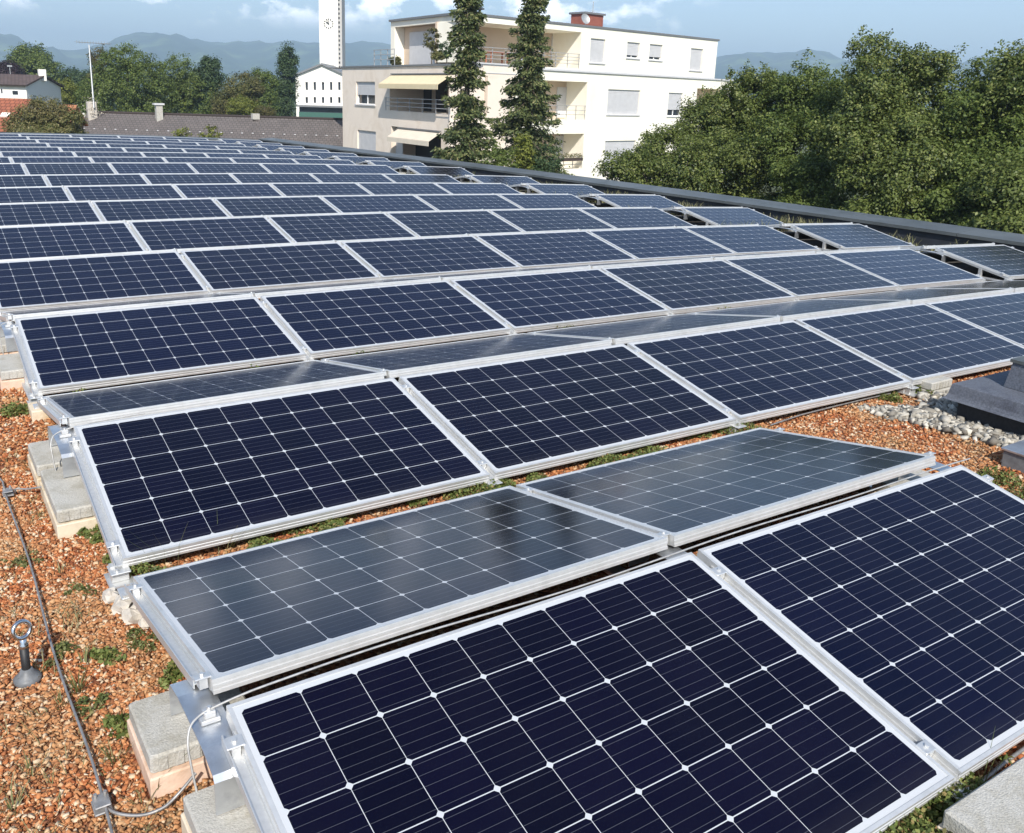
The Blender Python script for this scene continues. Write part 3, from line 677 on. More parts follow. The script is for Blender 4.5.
def outside(xy):
    k = np.ones(len(xy), bool)
    for x0, x1, y0, y1 in BLK: k &= ~((xy[:, 0] > x0) & (xy[:, 0] < x1) & (xy[:, 1] > y0) & (xy[:, 1] < y1))
    return xy[k]
def build_gravel():
    P = [outside(uni(80000, -1.25, .12, -.45, 2.6)), outside(uni(54000, -2.6, .12, 2.6, 7.5)), uni(13000, 0, 3.6, 1.0, 1.42), uni(7000, 0, 3.6, -1.4, -.75), uni(3000, 0, 3.5, -.02, .2), uni(52000, 2.6, 6.6, -.4, 2.15), uni(5000, 3.2, 5.2, -1.2, -.3), uni(6000, 0, 8, 3.25, 3.6)]
    lo = [.005, .008, .006, .006, .006, .006, .007, .010]; hi = [.0180, .025, .022, .022, .022, .021, .022, .028]
    sz = np.concatenate([l + (h - l) * RNG.random(len(p)) ** 2.0 for p, l, h in zip(P, lo, hi)])
    kind(scatter_stones('gravel_stones', np.concatenate(P), sz, MT['stones']), 'stuff')
    # band of river pebbles round the curb
    xy = uni(20000, 4.0, 6.6, -1.2, 1.5); c = np.array([5.44, .16])
    d = np.maximum(np.abs(xy[:, 0] - c[0]) - .70, np.abs(xy[:, 1] - c[1]) - .75)
    keep = (d > -.10) & (d < .30 + .10 * np.sin(xy[:, 0] * 9 + xy[:, 1] * 5) - .12 * RNG.random(len(xy))) 
    xy = xy[keep]; kind(scatter_stones('river_pebbles', xy, RNG.uniform(.022, .052, len(xy)), MT['pebbles'], .45, .8), 'stuff')
build_gravel()

def leaf_quads(C, size, rng, aspect=.6, outward=None, bias=.5):
    """one bent leaf (two triangles folded -> quad) per centre"""
    n = len(C); N = rng.normal(size=(n, 3))
    N[:, 2] = np.abs(N[:, 2]) + .25
    if outward is not None: N = N * (1 - bias) + outward * bias * 1.6
    N /= np.linalg.norm(N, axis=1)[:, None] + 1e-9
    T = rng.normal(size=(n, 3)); T -= N * (T * N).sum(1)[:, None]; T /= np.linalg.norm(T, axis=1)[:, None] + 1e-9
    B = np.cross(N, T); s = (size if np.ndim(size) else np.full(n, size)) * rng.uniform(.6, 1.25, n)
    a = s[:, None] * T * .5; b = s[:, None] * B * .5 * aspect
    V = np.stack([C - a, C - b * .9 + N * s[:, None] * .10, C + a, C + b * .9 + N * s[:, None] * .10], 1)
    F = (np.arange(n) * 4)[:, None] + np.array([0, 1, 2, 3])
    return V.reshape(-1, 3), F

def sedum_patch(n, x0, x1, y0, y1, hts, thr, seed):
    rng = np.random.default_rng(seed); xy = np.stack([rng.uniform(x0, x1, n), rng.uniform(y0, y1, n)], 1)
    f = np.sin(xy[:, 0] * 7.1 + seed) * .5 + np.sin(xy[:, 0] * 17.3 + 2 * seed) * .35 + np.sin(xy[:, 1] * 31 + xy[:, 0] * 3) * .3 + np.sin(xy[:, 0] * 41) * .15
    k = f > thr; xy = xy[k]; h = np.clip((f[k] - thr), 0, .5) / .5
    z = gz(xy[:, 0], xy[:, 1]) + rng.uniform(0, 1, len(xy)) * hts * (.35 + .65 * h) + .008
    return np.stack([xy[:, 0], xy[:, 1], z], 1)
def build_sedum():
    C = [sedum_patch(40000, .02, 3.4, 1.10, 1.40, .055, .08, 3), sedum_patch(22000, 0, 3.4, .0, .24, .11, -.15, 5), sedum_patch(34000, 1.0, 1.72, -1.42, -.86, .06, -.9, 8), sedum_patch(9000, 1.9, 3.2, -1.25, -.85, .05, .2, 9), sedum_patch(12000, .0, 6, 3.32, 3.55, .07, .35, 12), sedum_patch(9000, -.12, .06, 1.3, 1.95, .05, .1, 13)]
    C = np.concatenate(C); rng = np.random.default_rng(4)
    V, F = leaf_quads(C, .016, rng, .7); kind(npmesh('sedum_cover', V, F, MT['sedum']), 'stuff')
build_sedum()
def clump(name, x, y, r, h, n, m, label, cat, size=.02):
    rng = np.random.default_rng(int(abs(x) * 1000 + abs(y) * 77)); a = rng.uniform(0, 2 * pi, n); q = np.sqrt(rng.random(n)) * r
    nb = 7; bc = rng.normal(size=(nb, 2)) * r * .55; br = r * rng.uniform(.25, .6, nb); pk = rng.integers(0, nb, n); q = np.sqrt(rng.random(n)); C = np.stack([bc[pk, 0] + q * br[pk] * np.cos(a), bc[pk, 1] + q * br[pk] * np.sin(a), rng.uniform(.05, 1, n) * h * (br[pk] / r + .35) * (1 - q ** 2 * .8)], 1)
    V, F = leaf_quads(C, size, rng, .6); o = npmesh(name, V, F, m); o.location = (x, y, float(gz(x, y))); return tag(o, label, cat, 'sedum clumps in the gravel')
def tuft(name, x, y, r, h, n, m, label, group='grass tufts in the gravel', stem=.0016):
    rng = np.random.default_rng(int(abs(x) * 999 + abs(y) * 55)); V = []; F = []
    for i in range(n):
        a = rng.uniform(0, 2 * pi); q = rng.random() * r; b = Vector((q * cos(a), q * sin(a), -.004)); l = h * rng.uniform(.45, 1.1)
        d = Vector((cos(a) * rng.uniform(.05, .7), sin(a) * rng.uniform(.05, .7), 1)).normalized(); s = Vector((-sin(a), cos(a), 0)) * stem * rng.uniform(.7, 1.3)
        p1 = b + d * l * .5; p2 = b + d * l + Vector((cos(a), sin(a), -.5)) * l * .16; o = len(V)
        V += [b - s, b + s, p1 + s * .8, p1 - s * .8, p2 + s * .2, p2 - s * .2]; F += [(o, o + 1, o + 2, o + 3), (o + 3, o + 2, o + 4, o + 5)]
    o = npmesh(name, np.array([tuple(v) for v in V]), np.array(F), m); o.location = (x, y, float(gz(x, y))); return tag(o, label, 'grass', group)
def gp(u, v): p = onz(u, v, GZ); return float(p[0]), float(p[1])
def build_plants():
    for (u, v, r, h, n, l) in [(18, 412, .09, .05, 900, 'green sedum clump left of the cream block, second valley'), (178, 668, .06, .035, 700, 'green sedum clump beside the edge of the nearest sloping panel'), (120, 728, .05, .03, 500, 'small sedum clump left of the pinkish block'), (104, 655, .05, .03, 380, 'sparse green plant in gravel between eye bolt and panel'), (95, 533, .06, .04, 700, 'sedum clump at the left edge of the second row'), (995, 478, .14, .10, 1500, 'dense green sedum cushion at the right edge beside the nearest panel'), (912, 384, .10, .07, 1000, 'bright sedum bush in front of the second row beside the notched block'), (883, 393, .08, .05, 800, 'bright green sedum clump at the end of the pebbles'), (605, 343, .10, .06, 700, 'sedum clump growing over the second row ridge valley')]:
        x, y = gp(u, v)
        if u == 605: x, y = 3.55, 3.43
        clump('sedum_clump', x, y, r, h, n, MT['sedum'], l, 'plant')
    for u, v, r, h, n, l in [(62, 648, .045, .03, 260, 'loose little weed between the wire and the eye bolt'), (140, 640, .06, .03, 320, 'loose low weed in the gravel left of the nearest sloping panel'), (92, 705, .05, .03, 240, 'thin spreading weed right of the wire, left of the pinkish block'), (70, 390, .07, .05, 420, 'dull green weed beside the second valley foot'), (20, 560, .06, .02, 200, 'flat moss patch at the left edge above the eye bolt'), (75, 590, .05, .02, 200, 'flat moss patch right of the wire, before the broken stones')]:
        x, y = gp(u, v); clump('weed', x, y, r, h, n, MT['grass'], l, 'plant', .014)
    for (u, v, h, n, mm, l) in [(78, 690, .075, 30, 'grass', 'green grass tuft beside the wire right of the eye bolt'), (85, 665, .06, 22, 'grass', 'grass tuft beside sparse plant, right of the wire'), (44, 668, .07, 16, 'grass', 'few green blades behind the eye bolt sleeve'), (62, 705, .05, 16, 'grass', 'small grass tuft on the wire below the eye bolt'), (20, 640, .05, 14, 'dry', 'dry grass tuft left of the steel eye bolt'), (110, 600, .05, 18, 'dry', 'dry grass beside the whitish broken stones'), (12, 810, .06, 22, 'dry', 'dry grass tuft in the bottom left corner'), (30, 770, .05, 18, 'dry', 'dry grass tuft left of the wire near the bottom'), (115, 760, .06, 16, 'grass', 'grass blades before the pinkish block base'), (60, 570, .04, 14, 'dry', 'short dry tuft left of the valley foot, beside the wire'), (85, 440, .05, 16, 'grass', 'grass tuft behind the second row cable loop'), (150, 790, .14, 7, 'grass', 'long thin green stalks at the corner of the pinkish block')]:
        x, y = gp(u, v); tuft('grass_tuft', x, y, .025, h, n, MT[mm], l)
    for x, y, h, n, l in [(.13, 1.28, .26, 7, 'tall thin stalks rising before the second row left end'), (.32, 1.27, .2, 6, 'thin stalks before the second row, beside the tallest stalks'), (1.75, -.97, .2, 9, 'long thin grass by the pale slab in the bottom right')]:
        tuft('grass_tuft', x, y, .04, h, n, MT['grass'], l, stem=.001)
    rng = np.random.default_rng(19); V = []; F = []
    for c in range(330):
        cx, cy = rng.uniform(-1.3, -.2), rng.uniform(-.4, 6.0); m_ = rng.integers(5, 20); hh = rng.uniform(.018, .055)
        for q in range(m_):
            x, y = cx + rng.normal() * .028, cy + rng.normal() * .028; a = rng.uniform(0, 2 * pi); l = hh * rng.uniform(.5, 1.4)
            b = np.array([x, y, float(gz(x, y))]); d = np.array([cos(a) * .8, sin(a) * .8, .8]) * l; sd = np.array([-sin(a), cos(a), 0]) * .0012; o = len(V)
            V += [b - sd, b + sd, b + d * .6 + sd * .8, b + d * .6 - sd * .8, b + d - np.array([0, 0, .2]) * l + sd * .3, b + d - np.array([0, 0, .2]) * l - sd * .3]; F += [(o, o + 1, o + 2, o + 3), (o + 3, o + 2, o + 4, o + 5)]
    kind(npmesh('dry_gravel_grass', np.array(V), np.array(F), MT['dry']), 'stuff')
    rng = np.random.default_rng(17); V = []; F = []
    for k in range(2, 13):
        y0 = row_y(k)
        for q in range(520):
            x = rng.uniform(12.28, 12.72) if q % 4 else rng.uniform(10.3, 12.6); y = y0 + (rng.uniform(.2, 2.0) if q % 4 else rng.uniform(1.16, 1.30)); a = rng.uniform(0, 2 * pi); l = rng.uniform(.06, .26) * (1 if math.sin(y * 3.1) + math.sin(y * 1.3 + k) > -.6 else .4)
            b = np.array([x, y, float(gz(x, y))]); d = np.array([cos(a) * .35, sin(a) * .35, 1]) * l; sd = np.array([-sin(a), cos(a), 0]) * .006; o = len(V)
            V += [b - sd, b + sd, b + d * .6 + sd * .8, b + d * .6 - sd * .8, b + d + np.array([cos(a), sin(a), -.3]) * l * .2 + sd * .3, b + d + np.array([cos(a), sin(a), -.3]) * l * .2 - sd * .3]; F += [(o, o + 1, o + 2, o + 3), (o + 3, o + 2, o + 4, o + 5)]
    kind(npmesh('dry_roof_grass', np.array(V), np.array(F), MT['dry']), 'stuff')
build_plants()

# ------------------------------------------------------------------ trees
def crown_pts(lobes, ncl, rc, nl, rng, shell=.8):
    """clumps of leaves spread over the lobes' volume"""
    lob = np.array(lobes, float); vol = (lob[:, 3] * lob[:, 4] * lob[:, 5]) ** (2 / 3); pick = rng.choice(len(lob), ncl, p=vol / vol.sum())
    D = rng.normal(size=(ncl, 3)); D /= np.linalg.norm(D, axis=1)[:, None]
    r = np.where(rng.random(ncl) < shell, rng.uniform(.80, 1.08, ncl), rng.uniform(.35, .8, ncl))
    cc = lob[pick, :3] + D * lob[pick, 3:6] * r[:, None]
    w = rc * rng.uniform(.55, 1.35, ncl)
    G = rng.normal(size=(ncl, nl, 3)); G /= np.linalg.norm(G, axis=2)[:, :, None]; G *= (rng.random((ncl, nl, 1)) ** .45)
    P = cc[:, None, :] + G * w[:, None, None] * np.array([1, 1, .7])
    out = (D[:, None, :] * .7 + G * .8); out /= np.linalg.norm(out, axis=2)[:, :, None] + 1e-9
    return P.reshape(-1, 3), out.reshape(-1, 3)
def tree(name, base, lobes, m, label, cat='tree', ncl=400, rc=.4, nl=45, leaf=.12, seed=1, group=None, trunk=.22, twigs=0, shell=.8):
    rng = np.random.default_rng(seed); t = thing(name, label, cat, tuple(float(q) for q in base), group)
    L = [(a[0] - base[0], a[1] - base[1], a[2] - base[2], *a[3:]) for a in lobes]
    P, out = crown_pts(L, ncl, rc, nl, rng, shell)
    if twigs:
        Q = []
        top = sorted(L, key=lambda a: -a[2] - a[5])[:max(2, len(L) // 2)]
        for i in range(twigs):
            a = top[rng.integers(len(top))]; d = rng.normal(size=3); d[2] = abs(d[2]) * .8 + .25; d /= np.linalg.norm(d)
            s = np.array(a[:3]) + d * np.array(a[3:6]) * .92; l = rng.uniform(.4, 1.0) * rc * 2.0
            k = int(nl * .7); tt = rng.random((k, 1)); Q.append(s + (d * np.array([.6, .6, 1])) * tt * l + rng.normal(size=(k, 3)) * rc * .42 * (1.1 - .8 * tt))
        Q = np.concatenate(Q); P = np.concatenate([P, Q]); o2 = rng.normal(size=Q.shape); out = np.concatenate([out, o2])
    V, F = leaf_quads(P, leaf, rng, .62, out, .45); npmesh('crown', V, F, m, t)
    mb = MB(); c = np.mean([a[:3] for a in L], axis=0); h = c[2]
    mb.tube([(0, 0, 0), (c[0] * .1, c[1] * .1, h * .35), (c[0] * .5, c[1] * .5, h * .75), (c[0], c[1], h * 1.05)], [trunk, trunk * .8, trunk * .55, trunk * .25], 8)
    for a in (L if len(L) < 8 else L[::5]): mb.tube([(c[0] * .4, c[1] * .4, h * .62), ((c[0] * .4 + a[0]) * .5, (c[1] * .4 + a[1]) * .5, (h * .62 + a[2]) * .52), (a[0], a[1], a[2])], [trunk * .4, trunk * .28, trunk * .1], 6)
    obj('trunk', mb, MT['bark'], t); return t
GND = -7.6
def lobes_at(spec, d):
    """spec: (u, v, half width px, half height px, depth offset, depth radius factor)"""
    out = []
    for (u, v, hw, hh, dd, k) in spec:
        dep = d + dd; p = at(u, v, dep); s = dep / FPX; out.append((p[0], p[1], p[2], hw * s, hw * s * k, hh * s))
    return out

def build_right_trees():
    G = 'broadleaf trees beyond the parapet'
    specs = [
        (30, [(664, 153, 34, 28, 0, 1), (702, 132, 32, 32, 1, 1), (627, 170, 22, 18, -1, 1), (680, 172, 52, 28, -1, 1), (650, 200, 40, 22, -1, 1), (705, 205, 45, 24, -1, 1)], 'leafA', 'lowest bushy green tree overlapping the white apartment facade', 430, 21),
        (30, [(752, 100, 26, 32, 0, 1), (728, 118, 32, 28, 1, 1), (775, 125, 42, 42, 0, 1), (740, 165, 55, 38, -1, 1), (760, 208, 50, 26, -1, 1)], 'leafA', 'green tree with a small pointed top right of the apartment house', 480, 22),
        (28, [(812, 98, 38, 36, 1, 1), (845, 120, 45, 48, 0, 1), (800, 150, 45, 45, -1, 1), (830, 185, 55, 30, -2, 1), (810, 218, 50, 26, -2, 1), (860, 222, 45, 26, -2, 1)], 'leafB', 'darker green tree between the pointed tree and the tallest tree', 480, 23),
        (25, [(885, 72, 38, 38, 0, 1), (915, 95, 45, 45, 0, 1), (870, 120, 45, 45, -1, 1), (905, 165, 60, 45, -2, 1), (880, 215, 45, 30, -2, 1), (930, 228, 50, 30, -3, 1)], 'leafA', 'tallest broadleaf tree with loose twigs against the sky', 560, 24),
        (24, [(985, 105, 42, 45, 0, 1), (960, 140, 40, 45, -1, 1), (1000, 170, 50, 50, -2, 1), (960, 205, 50, 30, -2, 1), (985, 240, 55, 30, -3, 1)], 'leafB', 'dark green tree right of the tallest one, a gap of sky above', 520, 25),
        (22, [(1035, 85, 42, 40, 0, 1), (1050, 130, 50, 50, 0, 1), (1030, 200, 50, 45, -2, 1), (1035, 245, 50, 30, -3, 1), (1090, 110, 50, 60, 0, 1)], 'leafA', 'broadleaf tree cut off by the right edge of the photo', 560, 26),
    ]
    for d, sp, m, lab, ncl, seed in specs:
        L = lobes_at(sp, d); c = np.mean([a[:2] for a in L], axis=0); rg = np.random.default_rng(seed); L2 = []
        for a in L:      # boughs: smaller leaf masses standing out from the core, with hollows between them
            L2.append((a[0], a[1], a[2], a[3] * .72, a[4] * .72, a[5] * .72))
            for q in range(9):
                D = rg.normal(size=3); D[2] += .25; D /= np.linalg.norm(D); k = rg.uniform(.30, .50); h = rg.uniform(.62, .82)
                L2.append((a[0] + D[0] * a[3] * h, a[1] + D[1] * a[4] * h, a[2] + D[2] * a[5] * h, a[3] * k, a[4] * k, a[5] * k * .85))
        tree('broadleaf_tree', (c[0], c[1], GND), L2, MT[m], lab, 'tree', int(ncl * 2.1), .32, 90, .092, seed, G, .2, 40, .85)
build_right_trees()

def spruce(u, v_top, d, base_v, hw_list, label, seed, n_whorl=60):
    """hw_list: (v, half width in px) profile read off the silhouette"""
    rng = np.random.default_rng(seed); p = at(u, 90, d); top = at(u, v_top, d)[2]
    t = thing('spruce_tree', label, 'tree', (float(p[0]), float(p[1]), GND), 'tall spruces before the apartment house')
    vs = np.array([q[0] for q in hw_list], float); ws = np.array([q[1] for q in hw_list], float)
    H = top - GND; mb = MB(); mb.tube([(0, 0, 0), (.02, .03, H * .5), (0, 0, H)], [.24, .14, .02], 8); br = mb
    C = []; O = []; Z = []
    z = H - .15
    k = 0
    while z > 1.2:
        v = v_top + (top - (z + GND)) / d * FPX; w = float(np.interp(v, vs, ws)) * d / FPX
        nb = rng.integers(5, 9); a0 = rng.uniform(0, 2 * pi); zw = z
        for i in range(nb):
            z = zw + rng.normal() * .10
            a = a0 + 2 * pi * i / nb + rng.normal() * .25; L = w * rng.uniform(.5, 1.5)
            droop = rng.uniform(.25, .75)
            m = max(30, int(L * 210)); s = rng.random(m) ** .75
            r = s * L; zz = z - droop * L * s ** 1.2 + .22 * L * s ** 4
            lat = rng.normal(size=m) * (.10 + .16 * L * (1 - s * .7)) 
            hang = -np.abs(rng.normal(size=m)) * .16 * (1 - .3 * s)
            x = r * cos(a) - lat * sin(a); y = r * sin(a) + lat * cos(a)
            C.append(np.stack([x, y, zz + hang], 1)); 
            dirv = np.stack([np.full(m, cos(a)) + rng.normal(size=m) * .5, np.full(m, sin(a)) + rng.normal(size=m) * .5, -.45 + rng.normal(size=m) * .45], 1); O.append(dirv)
            br.tube([(0, 0, z), (L * .5 * cos(a), L * .5 * sin(a), z - droop * L * .42), (L * cos(a) * .95, L * sin(a) * .95, z - droop * L * .8)], [.03, .018, .005], 4, False)
        z = zw - rng.uniform(.19, .33) * (1 + .3 * w); k += 1
    C = np.concatenate(C); T = np.concatenate(O); T /= np.linalg.norm(T, axis=1)[:, None]; n = len(C)
    B = np.cross(T, rng.normal(size=(n, 3))); B /= np.linalg.norm(B, axis=1)[:, None] + 1e-9
    l = rng.uniform(.10, .22, n)[:, None]; w = rng.uniform(.022, .045, n)[:, None]
    V = np.stack([C - T * l * .5, C + B * w, C + T * l * .5, C - B * w], 1).reshape(-1, 3)
    npmesh('foliage', V, (np.arange(n) * 4)[:, None] + np.array([0, 1, 2, 3]), MT['spruce'], t)
    obj('trunk', mb, MT['bark'], t)
def build_spruces():
    spruce(467, -32, 34, 165, [(-32, 1), (-10, 9), (20, 14), (70, 16), (100, 21), (150, 26), (200, 30)], 'narrow dark spruce before the beige wing, left of the pair', 31)
    spruce(529, -28, 36, 165, [(-28, 1), (-5, 10), (30, 15), (60, 19), (90, 27), (112, 38), (135, 45), (160, 45), (200, 52)], 'spruce with wide drooping lower branches, right of the pair', 32)
    # young pale conifer and shrubs at the foot of the right spruce
    for u, v, hw, hh, d, mm, lab, sd in [(522, 150, 9, 20, 33, 'leafD', 'young yellowish conifer at the foot of the right spruce', 41), (500, 158, 20, 16, 33, 'leafB', 'green shrub between the two spruces behind the parapet', 42), (545, 160, 14, 12, 33, 'leafE', 'dark shrub right of the yellowish conifer', 43)]:
        L = lobes_at([(u, v, hw, hh, 0, 1), (u + 3, v + 14, hw * 1.2, hh, 0, 1)], d); tree('shrub', (L[0][0], L[0][1], GND), L, MT[mm], lab, 'shrub', 70, .22, 40, .10, sd, 'shrubs before the apartment house', .08)
build_spruces()

def build_left_trees():
    G = 'trees behind the brown tiled roof'
    T = [
        (80, [(128, 78, 30, 30, 0, 1), (112, 98, 28, 26, 0, 1), (148, 92, 26, 30, 0, 1), (125, 62, 18, 14, 0, 1)], 'leafB', 'large round green tree right of the antenna mast', 330, .6, 51),
        (84, [(180, 80, 22, 22, 0, 1), (168, 98, 24, 20, 0, 1), (195, 98, 20, 22, 0, 1)], 'leafB', 'middle green tree right of the large round tree', 230, .6, 52),
        (85, [(211, 75, 12, 16, 0, 1), (208, 96, 13, 20, 0, 1)], 'leafE', 'dark narrow tree with a rounded top', 150, .6, 53),
        (90, [(100, 62, 9, 14, 0, 1), (97, 85, 10, 18, 0, 1)], 'leafC', 'pale thin tree behind the antenna mast', 90, .5, 54),
        (95, [(288, 60, 7, 15, 0, 1), (286, 80, 9, 20, 0, 1), (282, 102, 10, 20, 0, 1)], 'leafE', 'tall dark poplar beside the white church', 230, .6, 55),
        (80, [(243, 88, 18, 14, 0, 1), (232, 103, 18, 14, 0, 1)], 'leafC', 'olive tree with brownish top left of the poplar', 170, .55, 56),
        (88, [(262, 84, 13, 12, 0, 1), (260, 103, 16, 18, 0, 1)], 'leafB', 'dull green tree between the olive tree and the poplar', 160, .6, 57),
        (74, [(240, 106, 12, 9, 0, 1), (248, 108, 10, 8, 0, 1)], 'leafD', 'bright yellow green bush above the tiled roof ridge', 90, .35, 58),
        (74, [(265, 112, 9, 5, 0, 1)], 'leafC', 'small olive bush right of the yellow green bush', 50, .3, 59),
        (125, [(30, 60, 16, 13, 0, 1), (42, 70, 18, 16, 0, 1), (18, 72, 16, 12, 0, 1)], 'leafB', 'large dark tree rising behind the white house', 260, .9, 60),
        (110, [(8, 72, 12, 9, 0, 1)], 'leafP', 'purple leaved tree behind the white house roof', 90, .7, 61),
        (120, [(72, 78, 10, 8, 0, 1), (84, 80, 12, 8, 0, 1)], 'leafE', 'far dark trees left of the antenna mast', 90, .7, 62),
        (84, [(66, 92, 12, 12, 0, 1), (58, 100, 8, 10, 0, 1)], 'leafD', 'yellowish green tree right of the white house', 110, .5, 63),
        (84, [(86, 98, 8, 14, 0, 1)], 'leafB', 'small green tree left of the antenna base', 70, .5, 64),
        (44, [(45, 114, 22, 14, 0, 1), (30, 124, 20, 14, 0, 1), (62, 122, 18, 14, 0, 1), (45, 132, 35, 10, 0, 1)], 'leafR', 'reddish green bush before the red roof at the far left', 260, .32, 65),
    ]
    for d, sp, m, lab, ncl, rc, sd in T:
        L = lobes_at(sp, d); c = np.mean([a[:2] for a in L], axis=0)
        tree('broadleaf_tree', (c[0], c[1], GND), L, MT[m], lab, 'tree', int(ncl * 1.3), rc, 70, .16 * rc / .5, sd, G, .2, 2)
    for u, v, hw, hh, sd, lab in [(183, 134, 8, 5, 71, 'small plant top showing over the far parapet, left of its twin'), (211, 133, 10, 7, 72, 'wider plant top showing over the far parapet, right of its twin')]:
        L = lobes_at([(u, v, hw, hh, 0, .8), (u, v + 16, hw, hh * 1.6, 0, .8)], 41); tree('shrub', (L[0][0], L[0][1], GND), L, MT['leafD'], lab, 'shrub', 42, .18, 30, .10, sd, 'plant tops over the far parapet', .05)
    # a far wood closing the horizon, read as one mass
    rng = np.random.default_rng(80); C = []
    for i in range(900):
        u = rng.uniform(-60, 1100); d = rng.uniform(215, 300); p = at(u, 92, d); C.append((p[0], p[1], rng.uniform(-7, .6) + 1.2 * math.sin(u * .05)))
    C = np.array(C); P = (C[:, None, :] + rng.normal(size=(len(C), 34, 3)) * np.array([2.2, 2.2, 1.3])).reshape(-1, 3)
    V, F = leaf_quads(P, 1.1, rng, .7); kind(npmesh('distant_wood', V, F, MT['leafE']), 'stuff')
build_left_trees()

# ------------------------------------------------------------------ buildings
def quad_uv(name, pts, m, parent, thick=.12, uvs=None):
    """a roof plane with thickness, UV in metres along (p0->p1) and (p0->p3)"""
    p = [Vector(q) for q in pts]; n = (p[1] - p[0]).cross(p[3] - p[0]).normalized()
    if n.z < 0: n = -n
    V = p + [q - n * thick for q in p]; F = [(0, 1, 2, 3), (7, 6, 5, 4), (0, 4, 5, 1), (1, 5, 6, 2), (2, 6, 7, 3), (3, 7, 4, 0)]
    me = bpy.data.meshes.new(name); me.from_pydata([tuple(v) for v in V], [], F); me.update()
    e = (p[1] - p[0]).normalized(); g = (p[3] - p[0]); g = (g - e * g.dot(e)).normalized()
    uv = me.uv_layers.new(name='UVMap')
    for l in me.loops: q = V[l.vertex_index] - p[0]; uv.data[l.index].uv = (q.dot(e), q.dot(g))
    return link(name, me, m, parent)

def wall_open(m, o, e, s0, s1, z0, z1, openings, reveal, nrm):
    """wall face in the plane through o along e with rectangular openings cut out and reveals going back along -nrm"""
    S_ = sorted({s0, s1, *[q for a in openings for q in a[:2]]}); Z_ = sorted({z0, z1, *[q for a in openings for q in a[2:4]]})
    S_ = [q for q in S_ if s0 <= q <= s1]; Z_ = [q for q in Z_ if z0 <= q <= z1]
    P = lambda s, z, b=0.0: (o[0] + e[0] * s - nrm[0] * b, o[1] + e[1] * s - nrm[1] * b, z)
    for i in range(len(S_) - 1):
        for j in range(len(Z_) - 1):
            cs, cz = (S_[i] + S_[i + 1]) / 2, (Z_[j] + Z_[j + 1]) / 2
            if any(a[0] < cs < a[1] and a[2] < cz < a[3] for a in openings): continue
            m.add([P(S_[i], Z_[j]), P(S_[i + 1], Z_[j]), P(S_[i + 1], Z_[j + 1]), P(S_[i], Z_[j + 1])], [(0, 1, 2, 3)])
    for a in openings:
        a0, a1, b0, b1 = max(a[0], s0), min(a[1], s1), max(a[2], z0), min(a[3], z1); d = a[4] if len(a) > 4 else reveal
        m.add([P(a0, b0), P(a0, b1), P(a0, b1, d), P(a0, b0, d)], [(0, 1, 2, 3)]); m.add([P(a1, b0), P(a1, b1), P(a1, b1, d), P(a1, b0, d)], [(3, 2, 1, 0)])
        m.add([P(a0, b0), P(a1, b0), P(a1, b0, d), P(a0, b0, d)], [(3, 2, 1, 0)]); m.add([P(a0, b1), P(a1, b1), P(a1, b1, d), P(a0, b1, d)], [(0, 1, 2, 3)])
def fbox(m, o, e, nrm, s0, s1, z0, z1, b0, b1):   # box given in facade coordinates; b = distance behind the face (negative = proud)
    Q = lambda s, b, z: (o[0] + e[0] * s - nrm[0] * b, o[1] + e[1] * s - nrm[1] * b, z)
    m.hexa([Q(s0, b0, z0), Q(s1, b0, z0), Q(s1, b1, z0), Q(s0, b1, z0), Q(s0, b0, z1), Q(s1, b0, z1), Q(s1, b1, z1), Q(s0, b1, z1)])

class Facade:
    def __init__(s, o, e):
        s.o = np.array([o[0], o[1], 0.0]); s.e = np.array([e[0], e[1], 0.0]) / np.hypot(*e[:2]); n = np.array([s.e[1], -s.e[0], 0.0])
        if n @ (CP - s.o) < 0: n = -n
        s.n = n
    def sz(s, u, v): p = onplane(u, v, s.o, s.n); return float((p - s.o) @ s.e), float(p[2])
    def rect(s, u0, v0, u1, v1):
        um, vm = (u0 + u1) / 2, (v0 + v1) / 2; a = s.sz(u0, vm)[0]; b = s.sz(u1, vm)[0]; return (min(a, b), max(a, b), s.sz(um, v1)[1], s.sz(um, v0)[1])
    def box(s, m, *a): fbox(m, s.o, s.e, s.n, *a)
    def window(s, r, parent, shut=1.0, sill=True):
        a0, a1, z0, z1 = r; d = .14
        w = MB(); f = .06
        for q in ((a0, a0 + f, z0, z1), (a1 - f, a1, z0, z1), (a0 + f, a1 - f, z0, z0 + f), (a0 + f, a1 - f, z1 - f, z1), ((a0 + a1) / 2 - .03, (a0 + a1) / 2 + .03, z0 + f, z1 - f)): s.box(w, *q, d, d + .05)
        wo = obj('window', w, MT['whiteframe'], parent)
        g = MB(); s.box(g, a0 + .01, a1 - .01, z0 + .01, z1 - .01, d + .052, d + .08); obj('pane', g, MT['glass'], wo)
        if shut > 0:
            sh = MB(); zb = z1 - (z1 - z0) * shut; n = max(4, int((z1 - zb) / .09))
            for i in range(n):
                za = zb + (z1 - zb) * i / n; s.box(sh, a0 + .015, a1 - .015, za + .004, zb + (z1 - zb) * (i + 1) / n - .004, d - .05, d - .03)
            s.box(sh, a0 + .016, a1 - .016, zb, z1, d - .029, d - .022); obj('shutter', sh, MT['shutter'], wo)
        if sill:
            si = MB(); s.box(si, a0 - .08, a1 + .08, z0 - .07, z0 - .005, -.07, .1); obj('sill', si, MT['shutter'], wo)
    def railing(s, r, parent, b=-.02, posts=6, bars=4):
        a0, a1, z0, z1 = r; m = MB()
        for i in range(posts + 1): x = a0 + (a1 - a0) * i / posts; s.box(m, x - .02, x + .02, z0, z1, b, b + .04)
        for j in range(bars): z = z1 - .03 - (z1 - z0) * .9 * j / bars; s.box(m, a0, a1, z - .018, z + .018, b - .03, b - .002)
        obj('railing', m, MT['rail'], parent)

